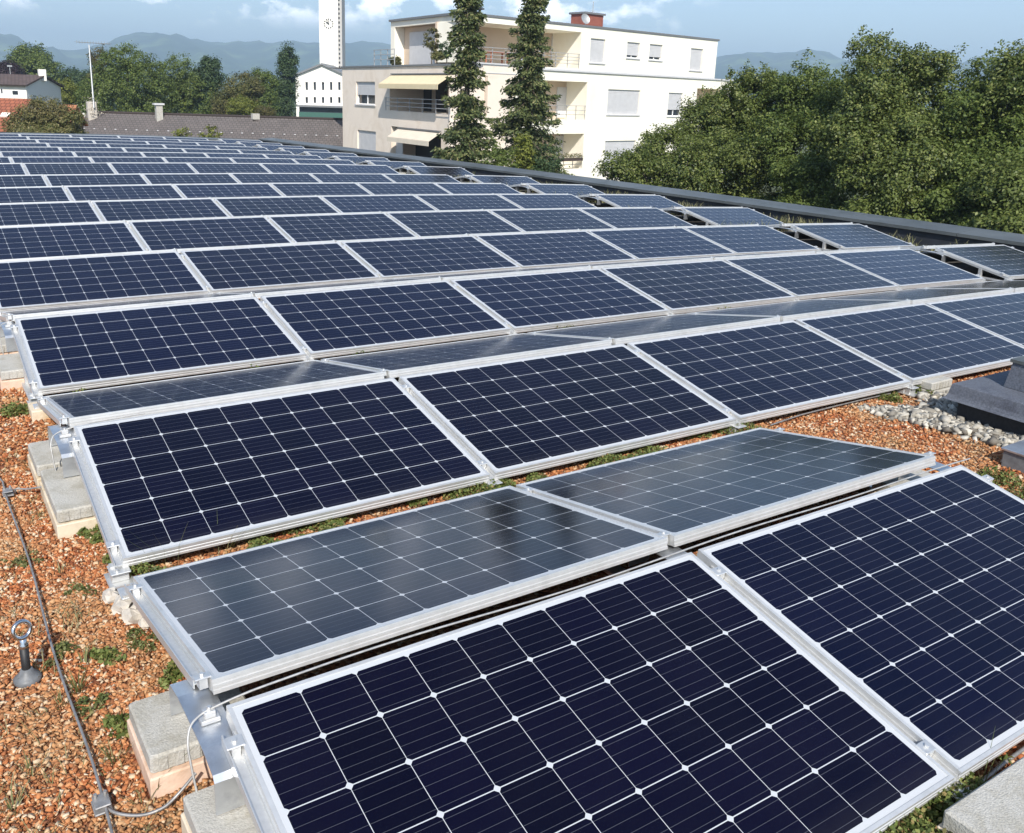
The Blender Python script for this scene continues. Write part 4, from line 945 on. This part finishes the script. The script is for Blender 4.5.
def build_apartment():
    B = thing('apartment_building', 'white and beige flat roofed apartment house with loggias, roller blinds and awnings', 'building', (0, 0, 0))
    ZR = CP[2] + 4.55
    A = onz(462.4, 12.7, ZR); E1 = onz(718, 40, ZR); e1 = (E1 - A)[:2]; Lr = float(np.hypot(*e1))
    R = Facade(A, e1); LU = Facade(A, (0, 1)); WX = 23.83; W = Facade((WX, 39.15), (0, 1))
    zc = R.sz(650, 74)[1]                                    # cornice between top and middle floor
    zt = R.sz(530, 66)[1]
    s515 = R.sz(515, 110)[0]
    # --- sunlit right facade
    top_log = R.rect(483, 21.8, 581, 62.5); top_log = (.28, top_log[1], zc + .05, ZR - .42, 2.6)
    tops = [R.rect(590.2, 38.8, 604.9, 63), R.rect(627, 42.4, 639.6, 58.2), R.rect(649.4, 44.5, 662.2, 60.2), R.rect(690.2, 48.6, 702.4, 70.6)]
    m1 = R.rect(516, 80.5, 586.5, 120); mid_log = (s515 + .25, m1[1], m1[2], m1[3], 1.9)
    m2 = R.rect(696, 88.8, 722, 118); mid_log2 = (m2[0], Lr + 2.2, m2[2], m2[3], 1.6)
    l1 = R.rect(520, 134, 583, 170); low_log = (s515 + .25, l1[1], l1[2], l1[3], 1.9)
    mids = [R.rect(607.5, 89.8, 639.6, 114.7), R.rect(668, 92.9, 682, 116.3)]
    lows = [R.rect(604.5, 140.8, 635, 166)]
    m = MB(); wall_open(m, R.o, R.e, 0, Lr, zc, ZR - .08, [(*q, .16) for q in tops] + [top_log], .16, R.n)
    m2_ = MB(); wall_open(m2_, R.o, R.e, s515, Lr + 2.6, GND, zc - .16, [(*q, .16) for q in mids + lows] + [mid_log, mid_log2, low_log], .16, R.n)
    # end wall at the right
    P = R.o + R.e * Lr; Q = P - R.n * 9
    m.add([(P[0], P[1], zc), (Q[0], Q[1], zc), (Q[0], Q[1], ZR - .08), (P[0], P[1], ZR - .08)], [(0, 1, 2, 3)])
    obj('wall', m, MT['wall_white'], B); obj('wall', m2_, MT['wall_white'], B)
    # loggia interiors
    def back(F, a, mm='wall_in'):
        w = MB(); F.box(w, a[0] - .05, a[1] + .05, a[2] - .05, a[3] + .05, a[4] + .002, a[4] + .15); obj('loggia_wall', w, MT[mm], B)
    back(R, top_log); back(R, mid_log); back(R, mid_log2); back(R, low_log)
    for a, dr in ((top_log, (562, 568)), (mid_log, (570, 577)), (low_log, (571, 576))):
        q_ = R.o - R.n * (a[4] - .03); s0 = Facade(q_[:2], R.e).sz(dr[0], 60)[0]; d = MB(); R.box(d, s0, s0 + .9, a[2], a[2] + 2.05, a[4] - .06, a[4] - .005); obj('door', d, MT['glass'], B)
        d = MB(); R.box(d, s0 - 1.1, s0 - .15, a[2] + .1, a[2] + 2.1, a[4] - .05, a[4] - .006); obj('shutter', d, MT['shutter'], B)
    for q, sh in list(zip(tops, (1, .82, .80, 1))) + list(zip(mids, (1, .72))) + [(lows[0], 1)]: R.window(q, B, sh)
    c = MB(); R.box(c, s515, Lr + 2.6, zc - .155, zc - .06, -.10, .5); R.box(c, 0, Lr, zc - .058, zc - .002, -.02, .4); obj('cornice', c, MT['shutter'], B)
    # column and railings of the loggias
    s = R.sz(524, 45)[0]; c = MB(); R.box(c, s - .08, s + .08, zc + .05, ZR - .42, .08, .24); obj('column', c, MT['shutter'], B)
    z0 = top_log[2]
    R.railing((.3, top_log[1], z0 + .02, z0 + .95), B, .06, 9, 4)
    R.railing((mid_log[0], mid_log[1], mid_log[2], mid_log[2] + .95), B, .06, 7, 3)
    R.railing((low_log[0], low_log[1], low_log[2], low_log[2] + .85), B, .06, 7, 3)
    # --- beige lower wall left of the loggias, in the plane of the sunlit facade
    w = MB(); wall_open(w, R.o, R.e, .3, s515 - .002, GND, zt - .05, [], .1, R.n)
    p = R.o + R.e * s515; w.add([(p[0] - .01, p[1], GND), (p[0] - .01 - R.n[0] * 2, p[1] - R.n[1] * 2, GND), (p[0] - .01 - R.n[0] * 2, p[1] - R.n[1] * 2, zt - .05), (p[0] - .01, p[1], zt - .05)], [(0, 1, 2, 3)]); obj('wall', w, MT['wall_beige'], B)
    c = MB(); R.box(c, .28, s515 + .1, zt - .048, zt + .04, -.07, .4); R.box(c, .3, s515, zt - .56, zt - .51, -.03, .05); obj('cornice', c, MT['shutter'], B)
    # terrace floor under the penthouse
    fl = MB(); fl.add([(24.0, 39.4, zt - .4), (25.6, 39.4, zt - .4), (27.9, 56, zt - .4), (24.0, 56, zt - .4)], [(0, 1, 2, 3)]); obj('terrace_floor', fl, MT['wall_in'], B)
    # --- penthouse left side: fascia, pier, recessed terrace wall
    Ll = float(onz(394, 21, ZR)[1] - A[1])
    f = MB(); LU.box(f, .0, Ll, ZR - .42, ZR - .085, .002, .3); LU.box(f, Ll - .55, Ll - .003, zt - .4, ZR - .423, .004, .9); R.box(f, .003, .28, ZR - .42, ZR - .086, .004, .3); obj('fascia', f, MT['wall_white'], B)
    bw = MB(); LU.box(bw, Ll - 7.4, Ll - .56, zt - .4, ZR - .42, .7, .9); obj('loggia_wall', bw, MT['wall_in'], B)
    ce = MB(); A2 = R.o + R.e * Lr
    roofp = [(A[0], A[1]), (E1[0], E1[1]), (E1[0] - R.n[0] * 10, E1[1] - R.n[1] * 10), (A[0], A[1] + Ll)]
    def slab_(m, pts, z0, z1, grow):
        c = np.mean(pts, axis=0); G = [c + (np.array(q) - c) * (1 + grow) for q in pts]; n = len(G)
        V = [(*q, z0) for q in G] + [(*q, z1) for q in G]; m.add(V, [tuple(range(n)), tuple(range(2 * n - 1, n - 1, -1))] + [(i, n + i, n + (i + 1) % n, (i + 1) % n) for i in range(n)])
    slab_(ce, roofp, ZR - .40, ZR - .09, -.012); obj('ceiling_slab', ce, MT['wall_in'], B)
    ro = MB(); slab_(ro, roofp, ZR - .08, ZR + .05, .012); obj('roof', ro, MT['roofedge'], B)
    d = LU.rect(401, 34, 426, 60); sh = MB()
    LU.box(sh, d[0], min(d[1], Ll - .6), zt - .3, ZR - .75, .62, .69); obj('shutter', sh, MT['shutter'], B)
    d = LU.rect(445, 36, 452, 58); sh = MB(); LU.box(sh, max(.6, d[0]), max(.6, d[0]) + .9, zt - .35, zt + 1.75, .62, .69); obj('door', sh, MT['glass'], B)
    # --- beige wing in front
    ZW = CP[2] + 1.47; LwY = float(onz(342, 67, ZW)[1]) - 39.15
    w1 = W.rect(356, 81.7, 375, 104.5); w2 = W.rect(357.4, 130.7, 375.8, 156)
    lg = (*W.rect(389.8, 75, 448.6, 112.7), 2.2); lg2 = (*W.rect(391.2, 128.5, 441, 166), 1.6)
    w = MB(); wall_open(w, W.o, W.e, 0, LwY, GND, ZW - .06, [(*w1, .16), (*w2, .16), lg, lg2], .16, W.n)
    w.add([(WX, 39.15, GND), (WX + 1.9, 39.15, GND), (WX + 1.9, 39.15, ZW - .06), (WX, 39.15, ZW - .06)], [(0, 1, 2, 3)])
    obj('wing_wall', w, MT['wall_beige'], B)
    c = MB(); c.bb(WX - .07, WX + 1.96, 39.08, 39.15 + LwY + .05, ZW - .058, ZW + .04); obj('wing_roof', c, MT['roofedge'], B)
    for a in (lg, lg2):
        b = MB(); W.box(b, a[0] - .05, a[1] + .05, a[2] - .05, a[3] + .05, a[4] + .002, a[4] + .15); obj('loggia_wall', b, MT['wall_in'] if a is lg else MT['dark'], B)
    for (u0, u1) in ((400, 409), (424, 431), (436, 446)):
        a = Facade((WX + 2.15, 39.15), (0, 1)).rect(u0, 86, u1, 112); d = MB(); W.box(d, a[0], a[1], lg[2] + .03, lg[2] + 2.1, 2.12, 2.195); obj('door', d, MT['glass'], B)
    W.window(w1, B, .58); W.window(w2, B, 1.0)
    W.railing((lg[0] - .5, lg[1] + .1, lg[2] + .02, lg[2] + .75), B, -.22, 5, 3)
    W_fl = MB(); W.box(W_fl, lg[0] + .01, lg[1] - .01, lg[2] + .002, lg[2] + .03, .02, 2.1); obj('balcony_slab', W_fl, MT['wall_beige'], B)
    a = W.rect(391.2, 129, 398, 158); d = MB(); W.box(d, a[0], a[1], a[2], a[3], .3, .34); obj('shutter', d, MT['shutter'], B)
    # terrace railing over the wing
    W.railing((LwY - 6.6, LwY - 4.0, ZW + .04, ZW + .95), B, .25, 3, 3)
    # awnings
    def awning(F, r, out, drop, mm, name):
        a0, a1, z1 = r; m = MB(); Q = lambda s_, b, z: tuple(F.o[i] + F.e[i] * s_ - F.n[i] * b for i in (0, 1)) + (z,)
        th = .03
        m.hexa([Q(a0, -out, z1 - drop - th), Q(a1, -out, z1 - drop - th), Q(a1, -.02, z1 - th), Q(a0, -.02, z1 - th), Q(a0, -out, z1 - drop), Q(a1, -out, z1 - drop), Q(a1, -.02, z1), Q(a0, -.02, z1)])
        F.box(m, a0, a1, z1 - drop - .26, z1 - drop - .031, -out - .02, -out + .005); ao = obj('awning', m, MT[mm], B)
        h = MB(); F.box(h, a0, a1, z1 - .005 + .01, z1 + .07, -.12, -.002); obj('awning_case', h, MT['roofedge'], ao)
        for q in (a0 + .3, a1 - .3): h = MB(); h.tube([Q(q, -.05, z1 - .12), Q(q, -out * .9, z1 - drop - .06)], .02, 6); obj('awning_arm', h, MT['rail'], ao)
    awning(W, (lg[0] - .35, lg[1] - .30, lg[3] + .02), .85, .50, 'awning', 'upper')
    awning(W, (W.rect(399, 131, 441, 140)[0], W.rect(399, 131, 441, 140)[1], lg2[3] - .08), .75, .45, 'awning2', 'lower')
    # chimney stack of red brick, small vent, dish and mast belong to the roof
    e, n = R.e, R.n; sc_ = [R.sz(q_, 27)[0] for q_ in (606.5, 640)]; p = R.o + e * (sum(sc_) / 2 + .35) - n * 3.0; p[2] = ZR; dpt = float((p - CP) @ _f); hc = (27.0 - 17.0) * dpt / FPX + .42; hw_ = (640 - 606.5) * dpt / FPX / 2 * .82; ch = MB()
    def rb(m, s0, s1, b0, b1, z0, z1): fbox(m, (p[0], p[1], 0), e, n, s0, s1, z0, z1, b0, b1)
    rb(ch, -hw_, hw_, 0, 1.3, ZR, ZR + hc); co = obj('chimney', ch, MT['brick'], B)
    me = co.data; uv = me.uv_layers.new(name='UVMap')
    for l in me.loops:
        q = me.vertices[l.vertex_index].co; uv.data[l.index].uv = (q.x + q.y, q.z)
    cc = MB(); rb(cc, -hw_ - .12, hw_ + .12, -.12, 1.42, ZR + hc + .002, ZR + hc + .13); obj('chimney_cap', cc, MT['roofedge'], co)
    an = MB(); q = p - n * .6 + e * .5; an.tube([(q[0], q[1], ZR + hc + .13), (q[0], q[1], ZR + hc + .95)], .03, 6); an.tube([(q[0] - .2, q[1], ZR + hc + .3), (q[0] + .2, q[1], ZR + hc + .3)], .02, 4); obj('antenna', an, MT['antenna'], B)
    q = R.o + e * (R.sz(601, 27)[0] + .2) - n * 1.6; ds = MB(); dm = Matrix.Rotation(radians(70), 3, 'X')
    prof = [(.001, .08), (.15, .065), (.3, .02), (.36, -.02)]; N_ = 16; P = []; F = []
    for r, z in prof:
        for k in range(N_):
            a = 2 * pi * k / N_; v = dm @ Vector((r * cos(a), r * sin(a), -z)); P.append((q[0] + v.x, q[1] + v.y, ZR + .62 + v.z))
    for i in range(len(prof) - 1):
        for k in range(N_): F.append((i * N_ + k, i * N_ + (k + 1) % N_, (i + 1) * N_ + (k + 1) % N_, (i + 1) * N_ + k))
    ds.add(P, F, True); ds.tube([(q[0], q[1], ZR), (q[0], q[1], ZR + .58)], .03, 6); obj('satellite_dish', ds, MT['antenna'], B)
    q = R.o + e * (R.sz(492.5, 16)[0] + .2) - n * 2.0; v = MB(); v.bb(q[0] - .35, q[0] + .35, q[1] - .35, q[1] + .35, ZR + .05, ZR + .35); v.bb(q[0] - .5, q[0] + .5, q[1] - .5, q[1] + .5, ZR + .46, ZR + .54)
    for sx in (-.3, .3):
        for sy in (-.3, .3): v.bb(q[0] + sx - .06, q[0] + sx + .06, q[1] + sy - .06, q[1] + sy + .06, ZR + .35, ZR + .46)
    obj('roof_vent', v, MT['dark'], B)
    # terrace and balcony furniture / plants
    for u, v_, hw, hh, off, mm, lab, sd in [(432, 40, 8, 11, 26.6, 'leafC', 'small potted tree on the penthouse terrace', 91), (447, 50, 8, 8, 26.8, 'leafE', 'dense dark bush on the penthouse terrace beside the potted tree', 92), (395, 61, 5, 4, 24.6, 'leafC', 'low bush at the left end of the roof terrace', 93), (437, 56, 6, 3, 25.2, 'leafR', 'low flowering plants on the terrace edge', 95)]:
        c_ = onplane(u, v_, (off, 0, 0), (1, 0, 0)); s = float((c_ - CP) @ _f) / FPX
        L = [(c_[0], c_[1], c_[2], hw * s, hw * s, hh * s)]; tree('terrace_plant', (c_[0], c_[1], ZW + .04), L, MT[mm], lab, 'plant', 46, .16, 36, .11, sd, 'plants on the terrace', .04)
    bx = thing('flower_box', 'flower box with plants on the lowest balcony rail', 'flower box', tuple(R.o + R.e * (low_log[1] - 1.7) + np.array([0, 0, low_log[2] + .55])), 'flower boxes')
    m = MB(); Q = Facade((0, 0), R.e); fbox(m, (0, 0, 0), R.e, R.n, -1.6, 1.5, 0, .2, -.22, -.02); obj('trough', m, MT['dkwood'], bx)
    rng = np.random.default_rng(96); s_ = rng.uniform(-1.6, 1.5, 700); C = np.stack([R.e[0] * s_ + R.n[0] * .12, R.e[1] * s_ + R.n[1] * .12, .22 + rng.random(700) * .22], 1) + rng.normal(size=(700, 3)) * .06
    V, F = leaf_quads(C, .09, rng); npmesh('plants', V, F, MT['leafR'], bx)
    tb = thing('terrace_table', 'reddish wooden table set on the top floor loggia', 'table', tuple(R.o + R.e * (R.sz(508, 55)[0]) - R.n * 1.0 + np.array([0, 0, zc + .05])))
    m = MB(); m.bb(-.7, .7, -.4, .4, .70, .75); obj('tabletop', m, MT['terracotta'], tb)
    for sx in (-.6, .6):
        for sy in (-.3, .3): m = MB(); m.bb(sx - .04, sx + .04, sy - .04, sy + .04, 0, .699); obj('leg', m, MT['terracotta'], tb)
build_apartment()

def gable_house(name, label, cat, ridge0, ridge1, run, drop, wallmat, roofmat, zb, group=None, extra=None):
    """ridge between two points; both slopes fall by drop over run"""
    r0, r1 = np.array(ridge0, float), np.array(ridge1, float); r1[2] = r0[2] = (r0[2] + r1[2]) / 2
    e = (r1 - r0); L = np.linalg.norm(e); e /= L; n = np.array([e[1], -e[0], 0]); n = n if n @ (CP - r0) > 0 else -n
    t = thing(name, label, cat, (float(r0[0]), float(r0[1]), zb), group); O = np.array([r0[0], r0[1], zb])
    ze = r0[2] - drop
    a, b = r0 + n * run, r1 + n * run; c, d = r0 - n * run, r1 - n * run
    for q in (a, b, c, d): q[2] = ze
    quad_uv('roof', [a - O, b - O, r1 - O, r0 - O], roofmat, t); quad_uv('roof', [d - O, c - O, r0 - O, r1 - O], roofmat, t)
    w = MB(); i = .35
    A, B_, C_, D = [q - O for q in (r0 + n * (run - i) + e * .2, r1 + n * (run - i) - e * .2, r1 - n * (run - i) - e * .2, r0 - n * (run - i) + e * .2)]
    zt = ze - zb + drop * i / run - .16; R0, R1 = r0 - O + e * .2, r1 - O - e * .2; zr = r0[2] - zb - .16
    V = [(*A[:2], 0), (*B_[:2], 0), (*C_[:2], 0), (*D[:2], 0), (*A[:2], zt), (*B_[:2], zt), (*C_[:2], zt), (*D[:2], zt), (*R0[:2], zr), (*R1[:2], zr)]
    w.add(V, [(0, 1, 5, 4), (2, 3, 7, 6), (1, 2, 6, 9, 5), (3, 0, 4, 8, 7)]); obj('wall', w, wallmat, t)
    return t, O, e, n, L, run, ze, zb

def build_left_houses():
    # brown tiled roof directly behind the far parapet
    A = at(87, 112.2, 63); B = at(356, 118.6, 63); B[2] = A[2]
    t, O, e, n, L, run, ze, zb = gable_house('tiled_house', 'long low house with a brown tiled roof behind the far parapet', 'house', A, B, 5.0, 3.4, MT['wall_beige'], MT['tiles'], GND)
    m = MB(); m.tube([tuple(A - O + np.array([0, 0, .03])), tuple(B - O + np.array([0, 0, .03]))], .09, 8); obj('ridge_tiles', m, MT['tiles_brown'], t)
    for row, cnt in ((1.6, 26), (2.7, 26)):
        for i in range(cnt):
            s = (i + .5) / cnt * L; p = A + e * s + n * row - O; p[2] = A[2] - zb - 3.4 * row / 5 + .05; sg = MB(); sg.box(tuple(p), (.10, .10, .06)); obj('snow_guard', sg, MT['shutter'], t)
    p = A + e * (L * (161 - 87) / 269) + n * .4 - O; c = MB(); z = A[2] - zb
    c.box((p[0], p[1], z + .05), (.43, .45, 1.15)); co = obj('chimney', c, MT['conc'], t)
    c = MB(); c.box((p[0], p[1], z + .70), (.68, .62, .12)); obj('chimney_cap', c, MT['shutter'], co)
    p = A + e * (L * (256 - 87) / 269) + n * .2 - O; c = MB(); c.box((p[0], p[1], z + .05), (.5, .4, .4)); obj('chimney', c, MT['conc'], t)
    # ruined vine covered stack with antenna mast at its left end
    q = at(92, 112, 62.6); st = thing('stone_stack', 'pale crumbling stack with dry vine at the left end of the brown roof', 'chimney', (float(q[0]), float(q[1]), float(q[2]) - 1.2))
    m = MB(); m.box((0, 0, .80), (.6, .6, 2.2), None, .04); obj('masonry', m, MT['white_stone'], st)
    rng = np.random.default_rng(3); C = np.concatenate([rng.normal(size=(260, 3)) * np.array([.22, .25, .45]) + np.array([0, -.1, 1.4]), np.stack([rng.uniform(0, 1.5, 160), rng.uniform(-.3, .0, 160), 1.2 - rng.random(160) * .5], 1)])
    V, F = leaf_quads(C, .13, rng); npmesh('dry_vine', V, F, MT['vine'], st)
    b = at(94, 108, 62.2); tp = at(89, 45, 62.2)
    ms = thing('antenna_mast', 'thin grey mast with a long horizontal television aerial', 'antenna', tuple(float(x) for x in b))
    m = MB(); m.tube([(0, 0, 0), tuple(tp - b)], [.06, .045], 8); obj('mast', m, MT['antenna'], ms)
    x0, x1 = at(76.6, 42, 62.2) - b, at(110, 44, 62.2) - b; m = MB(); m.tube([tuple(x0), tuple(x1)], .022, 6)
    u = (x1 - x0) / np.linalg.norm(x1 - x0); pr = np.cross(u, (0, 0, 1)); pr /= np.linalg.norm(pr)
    for i in range(13): c = x0 + (x1 - x0) * i / 12; m.tube([tuple(c - pr * .35 + np.array([0, 0, .03])), tuple(c + pr * .35 - np.array([0, 0, .0])) ], .013, 4); m.tube([tuple(c - np.array([0, 0, .09])), tuple(c + np.array([0, 0, .13]))], .012, 4)
    obj('aerial', m, MT['antenna'], ms)
    # white house far left
    A = at(-45, 72.5, 74); B = at(45, 73.5, 74); B[2] = A[2]
    t, O, e, n, L, run, ze, zb = gable_house('white_house', 'white house with a dark brown roof and white chimney at the far left', 'house', A, B, 3.4, .82, MT['church'], MT['tiles_brown'], GND)
    p = B - e * .25 - O; c = MB(); c.box((p[0], p[1], p[2] + .0), (.55, .6, .9)); obj('chimney', c, MT['church'], t)
    F = Facade((A + n * (3.4 - .36))[:2], e)
    for r in ((.5, 88, 3.4, 94), (12, 90, 19, 95.4)):
        q = F.rect(*r); m = MB(); fbox(m, F.o - O * np.array([1, 1, 0]), F.e, F.n, q[0], q[1], q[2] - zb, q[3] - zb, -.03, .03); w = obj('window', m, MT['whiteframe'], t)
        m = MB(); fbox(m, F.o - O * np.array([1, 1, 0]), F.e, F.n, q[0] + .06, q[1] - .06, q[2] - zb + .06, q[3] - zb - .06, -.045, -.031); obj('pane', m, MT['glass'], w)
    p = at(10.3, 73, 74) - O; m = MB(); m.tube([(p[0], p[1], p[2] - .3), (p[0], p[1], p[2] + .5)], .03, 6); m.box((p[0], p[1], p[2] + .55), (.35, .2, .12)); obj('antenna', m, MT['antenna'], t)
    # red roofed house before it
    A = at(-60, 96.2, 56); B = at(31, 97.4, 56); B[2] = A[2]
    t, O, e, n, L, run, ze, zb = gable_house('red_roof_house', 'house with a red tiled roof and a skylight at the far left edge', 'house', A, B, 3.0, 1.9, MT['wall_beige'], MT['tiles_red'], GND)
    p = onplane(5.5, 115.5, A + n * 3.0 - np.array([0, 0, 1.9]), np.cross(e, n * 3.0 - np.array([0, 0, 1.9]))) - O
    sl = (n * 3.0 - np.array([0, 0, 1.9])); sl /= np.linalg.norm(sl); up = np.cross(e, sl); up = up if up[2] > 0 else -up
    m = MB(); V = [p + e * a * .25 + sl * b * .2 + up * c for c in (.0, .08) for a, b in ((-1, -1), (1, -1), (1, 1), (-1, 1))]; m.hexa([tuple(v) for v in V]); obj('skylight', m, MT['church'], t)
    # small orange roof and small white gable
    A = at(60, 104.4, 58); B = at(77, 104.8, 58); B[2] = A[2]
    gable_house('small_orange_house', 'small house corner with an orange tiled roof right of the reddish bush', 'house', A, B, 1.5, 1.3, MT['dkwood'], MT['tiles_orange'], GND)
    A = at(80, 92, 96); B = at(85, 92.4, 94); B[2] = A[2]
    gable_house('far_white_house', 'tiny white gable between the yellowish tree and the antenna mast', 'house', A, B, .8, .45, MT['church'], MT['tiles_brown'], GND)
build_left_houses()

def build_church():
    D = 170.0; f0 = at(318, 100, D); hd = np.array([_r0[0], _r0[1]]); n2 = np.array([-_f[0], -_f[1]]); n2 /= np.linalg.norm(n2)
    F = Facade(f0[:2], hd)
    t = thing('church', 'white church with a gabled front and five narrow windows in two rows', 'church', (float(f0[0]), float(f0[1]), GND)); O = np.array([f0[0], f0[1], GND])
    Q = lambda s, z, b=0.0: (F.e[0] * s - F.n[0] * b, F.e[1] * s - F.n[1] * b, z - GND)
    sL, zL = F.sz(295.4, 76); sA, zA = F.sz(322.2, 65); sR = sA + (sA - sL); dp = 24
    wins = [F.rect(u - 1.2, v0, u + 1.2, v1) for (v0, v1) in ((82, 90), (97, 103)) for u in (306.7, 314.8, 323, 331.1, 339.3)]
    m = MB(); o2 = (0, 0, 0); wall_open(m, o2, F.e, sL, sR, 0, zL - GND, [(a, b, c - GND, d - GND, .5) for a, b, c, d in wins], .5, F.n)
    m.add([Q(sL, zL), Q(sR, zL), Q(sA, zA)], [(0, 1, 2)]); m.add([Q(sL, GND), Q(sL, zL), Q(sL, zL, dp), Q(sL, GND, dp)], [(0, 1, 2, 3)]); obj('wall', m, MT['church'], t)
    for a, b, c, d in wins:
        g = MB(); fbox(g, (0, 0, 0), F.e, F.n, a, b, c - GND, d - GND, .5, .55); obj('window', g, MT['glass'], t)
    r = MB()
    for s0, s1, z0, z1 in ((sL - .4, sA, zL - .15, zA), (sA, sR + .4, zA, zL - .15)):
        r.hexa([Q(s0, z0 + .02, -.5), Q(s1, z1 + .02, -.5), Q(s1, z1 + .02, dp), Q(s0, z0 + .02, dp), Q(s0, z0 + .35, -.5), Q(s1, z1 + .35, -.5), Q(s1, z1 + .35, dp), Q(s0, z0 + .35, dp)])
    obj('roof', r, MT['roofedge'], t)
    a = F.rect(302.5, 105.5, 350, 107); b = F.rect(304.5, 107, 350, 112); c = F.rect(304.5, 112, 350, 118); m = MB()
    fbox(m, (0, 0, 0), F.e, F.n, a[0], a[1], a[2] - GND, a[3] - GND, -6, -.02); obj('canopy', m, MT['roofedge'], t)
    m = MB(); fbox(m, (0, 0, 0), F.e, F.n, b[0], b[1], b[2] - GND, b[3] - GND, -5, -.02); obj('porch', m, MT['parapet'], t)
    m = MB(); fbox(m, (0, 0, 0), F.e, F.n, c[0], c[1], GND - GND, c[3] - GND, -5.3, -.02); obj('porch_panel', m, MT['green'], t)
    # tower
    T0 = at(330, 65, D + 14); FT = Facade((F.o - F.n * 14)[:2], hd); tw = thing('clock_tower', 'tall plain white church tower with a black ring clock', 'tower', (float(T0[0]), float(T0[1]), GND)); O = np.array([T0[0], T0[1], 0])
    o3 = FT.o - np.array([O[0], O[1], 0]); sl, _ = FT.sz(319.6, 50); sr, _ = FT.sz(338.2, 50); se, _ = FT.sz(341.9, 50); top = 32.0
    m = MB(); fbox(m, o3, FT.e, FT.n, sl, sr, 0, top, 0, 5); obj('shaft', m, MT['church'], tw)
    m = MB(); z = 6.0
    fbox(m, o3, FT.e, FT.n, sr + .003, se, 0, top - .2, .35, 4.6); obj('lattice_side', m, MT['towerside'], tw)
    m = MB()
    while z < top - 1: fbox(m, o3, FT.e, FT.n, sr + .05, sr + (se - sr) * .45, z, z + .42, .30, .348); z += .85
    obj('lattice_openings', m, MT['dark'], tw)
    sc, zc = FT.sz(328.6, 23.6); m = MB(); rad = 4.6 * (D + 14) / FPX
    P = lambda s, z, b: (o3[0] + FT.e[0] * s - FT.n[0] * b, o3[1] + FT.e[1] * s - FT.n[1] * b, z - GND)
    def bar(a, r0, r1, w, b0=-.12, b1=-.03):
        d = np.array([sin(a), cos(a)]); q = np.array([cos(a), -sin(a)]) * w
        cs = [np.array([sc, zc]) + d * r0 - q, np.array([sc, zc]) + d * r1 - q, np.array([sc, zc]) + d * r1 + q, np.array([sc, zc]) + d * r0 + q]
        m.hexa([P(*c_, b0) for c_ in cs] + [P(*c_, b1) for c_ in cs])
    for i in range(12): bar(2 * pi * i / 12, rad * .80, rad * 1.02, .10)
    co = obj('clock', m, MT['clock'], tw); m = MB(); bar(radians(-55), -.15, rad * .62, .10, -.18, -.125); bar(radians(-8), -.15, rad * .78, .07, -.24, -.185); obj('clock_hands', m, MT['clock'], co)
build_church()

# ------------------------------------------------------------------ hills and the air between
def build_hills():
    prof = [(-400, 30), (-200, 28), (-60, 30), (0, 36), (40, 47), (75, 51), (95, 46), (112, 41), (140, 34), (160, 36), (180, 37.5), (220, 43), (260, 42), (300, 46), (330, 43), (365, 42), (395, 46), (450, 54), (520, 62), (600, 66), (680, 62), (718, 58), (740, 56), (755, 54), (770, 52.5), (785, 52), (800, 51), (815, 52), (830, 56), (845, 62), (870, 68), (920, 68), (980, 62), (1010, 60), (1050, 64), (1200, 60), (1500, 70)]
    us = np.linspace(-380, 1400, 260); vt = np.interp(us, [p[0] for p in prof], [p[1] for p in prof])
    vt = vt + .7 * np.sin(us * .31) + .5 * np.sin(us * .83 + 1) + .35 * np.sin(us * 1.9)
    rs = np.concatenate([np.linspace(1500, 3600, 46), np.linspace(3700, 5200, 10)]); V = []
    rng = np.random.default_rng(12)
    for i, (u, v) in enumerate(zip(us, vt)):
        d = ray(u, v); t = 3600 / np.hypot(d[0], d[1]); H = CP[2] + d[2] * t - GND; dx = d[:2] / np.hypot(d[0], d[1])
        for r in rs:
            q = min(1, max(0, (r - 1500) / 2100)); s = q * q * (3 - 2 * q)
            fold = (math.sin(u * .045 + r * .0022) * .5 + math.sin(u * .11 - r * .004 + 1.3) * .3 + math.sin(u * .23 + r * .007) * .2) * 42 * s * (1 - q) * 2.2
            h = H * s ** 1.15 + fold if r <= 3600 else H * (1 - (r - 3600) / 2600)
            V.append((CP[0] + dx[0] * r, CP[1] + dx[1] * r, GND - .5 + max(0.0, h)))
    nr = len(rs); i, j = np.meshgrid(np.arange(nr - 1), np.arange(len(us) - 1)); a = (j * nr + i).ravel()
    kind(npmesh('hills', np.array(V), np.stack([a, a + nr, a + nr + 1, a + 1], 1), MT['hill'], smooth=True), 'structure')
build_hills()

def build_haze():
    m = MB(); m.bb(-7050, 7050, -7050, 7050, GND - 1.0, 330)
    h = obj('haze', m, None); kind(h, 'stuff')
    hm = bpy.data.materials.new('haze'); hm.use_nodes = True; nt = hm.node_tree; nt.nodes.clear()
    o = nt.nodes.new('ShaderNodeOutputMaterial'); v = nt.nodes.new('ShaderNodeVolumePrincipled')
    v.inputs['Color'].default_value = (.66, .82, 1.0, 1); v.inputs['Density'].default_value = .00042; v.inputs['Anisotropy'].default_value = .2
    nt.links.new(v.outputs[0], o.inputs['Volume']); h.data.materials.append(hm)
build_haze()
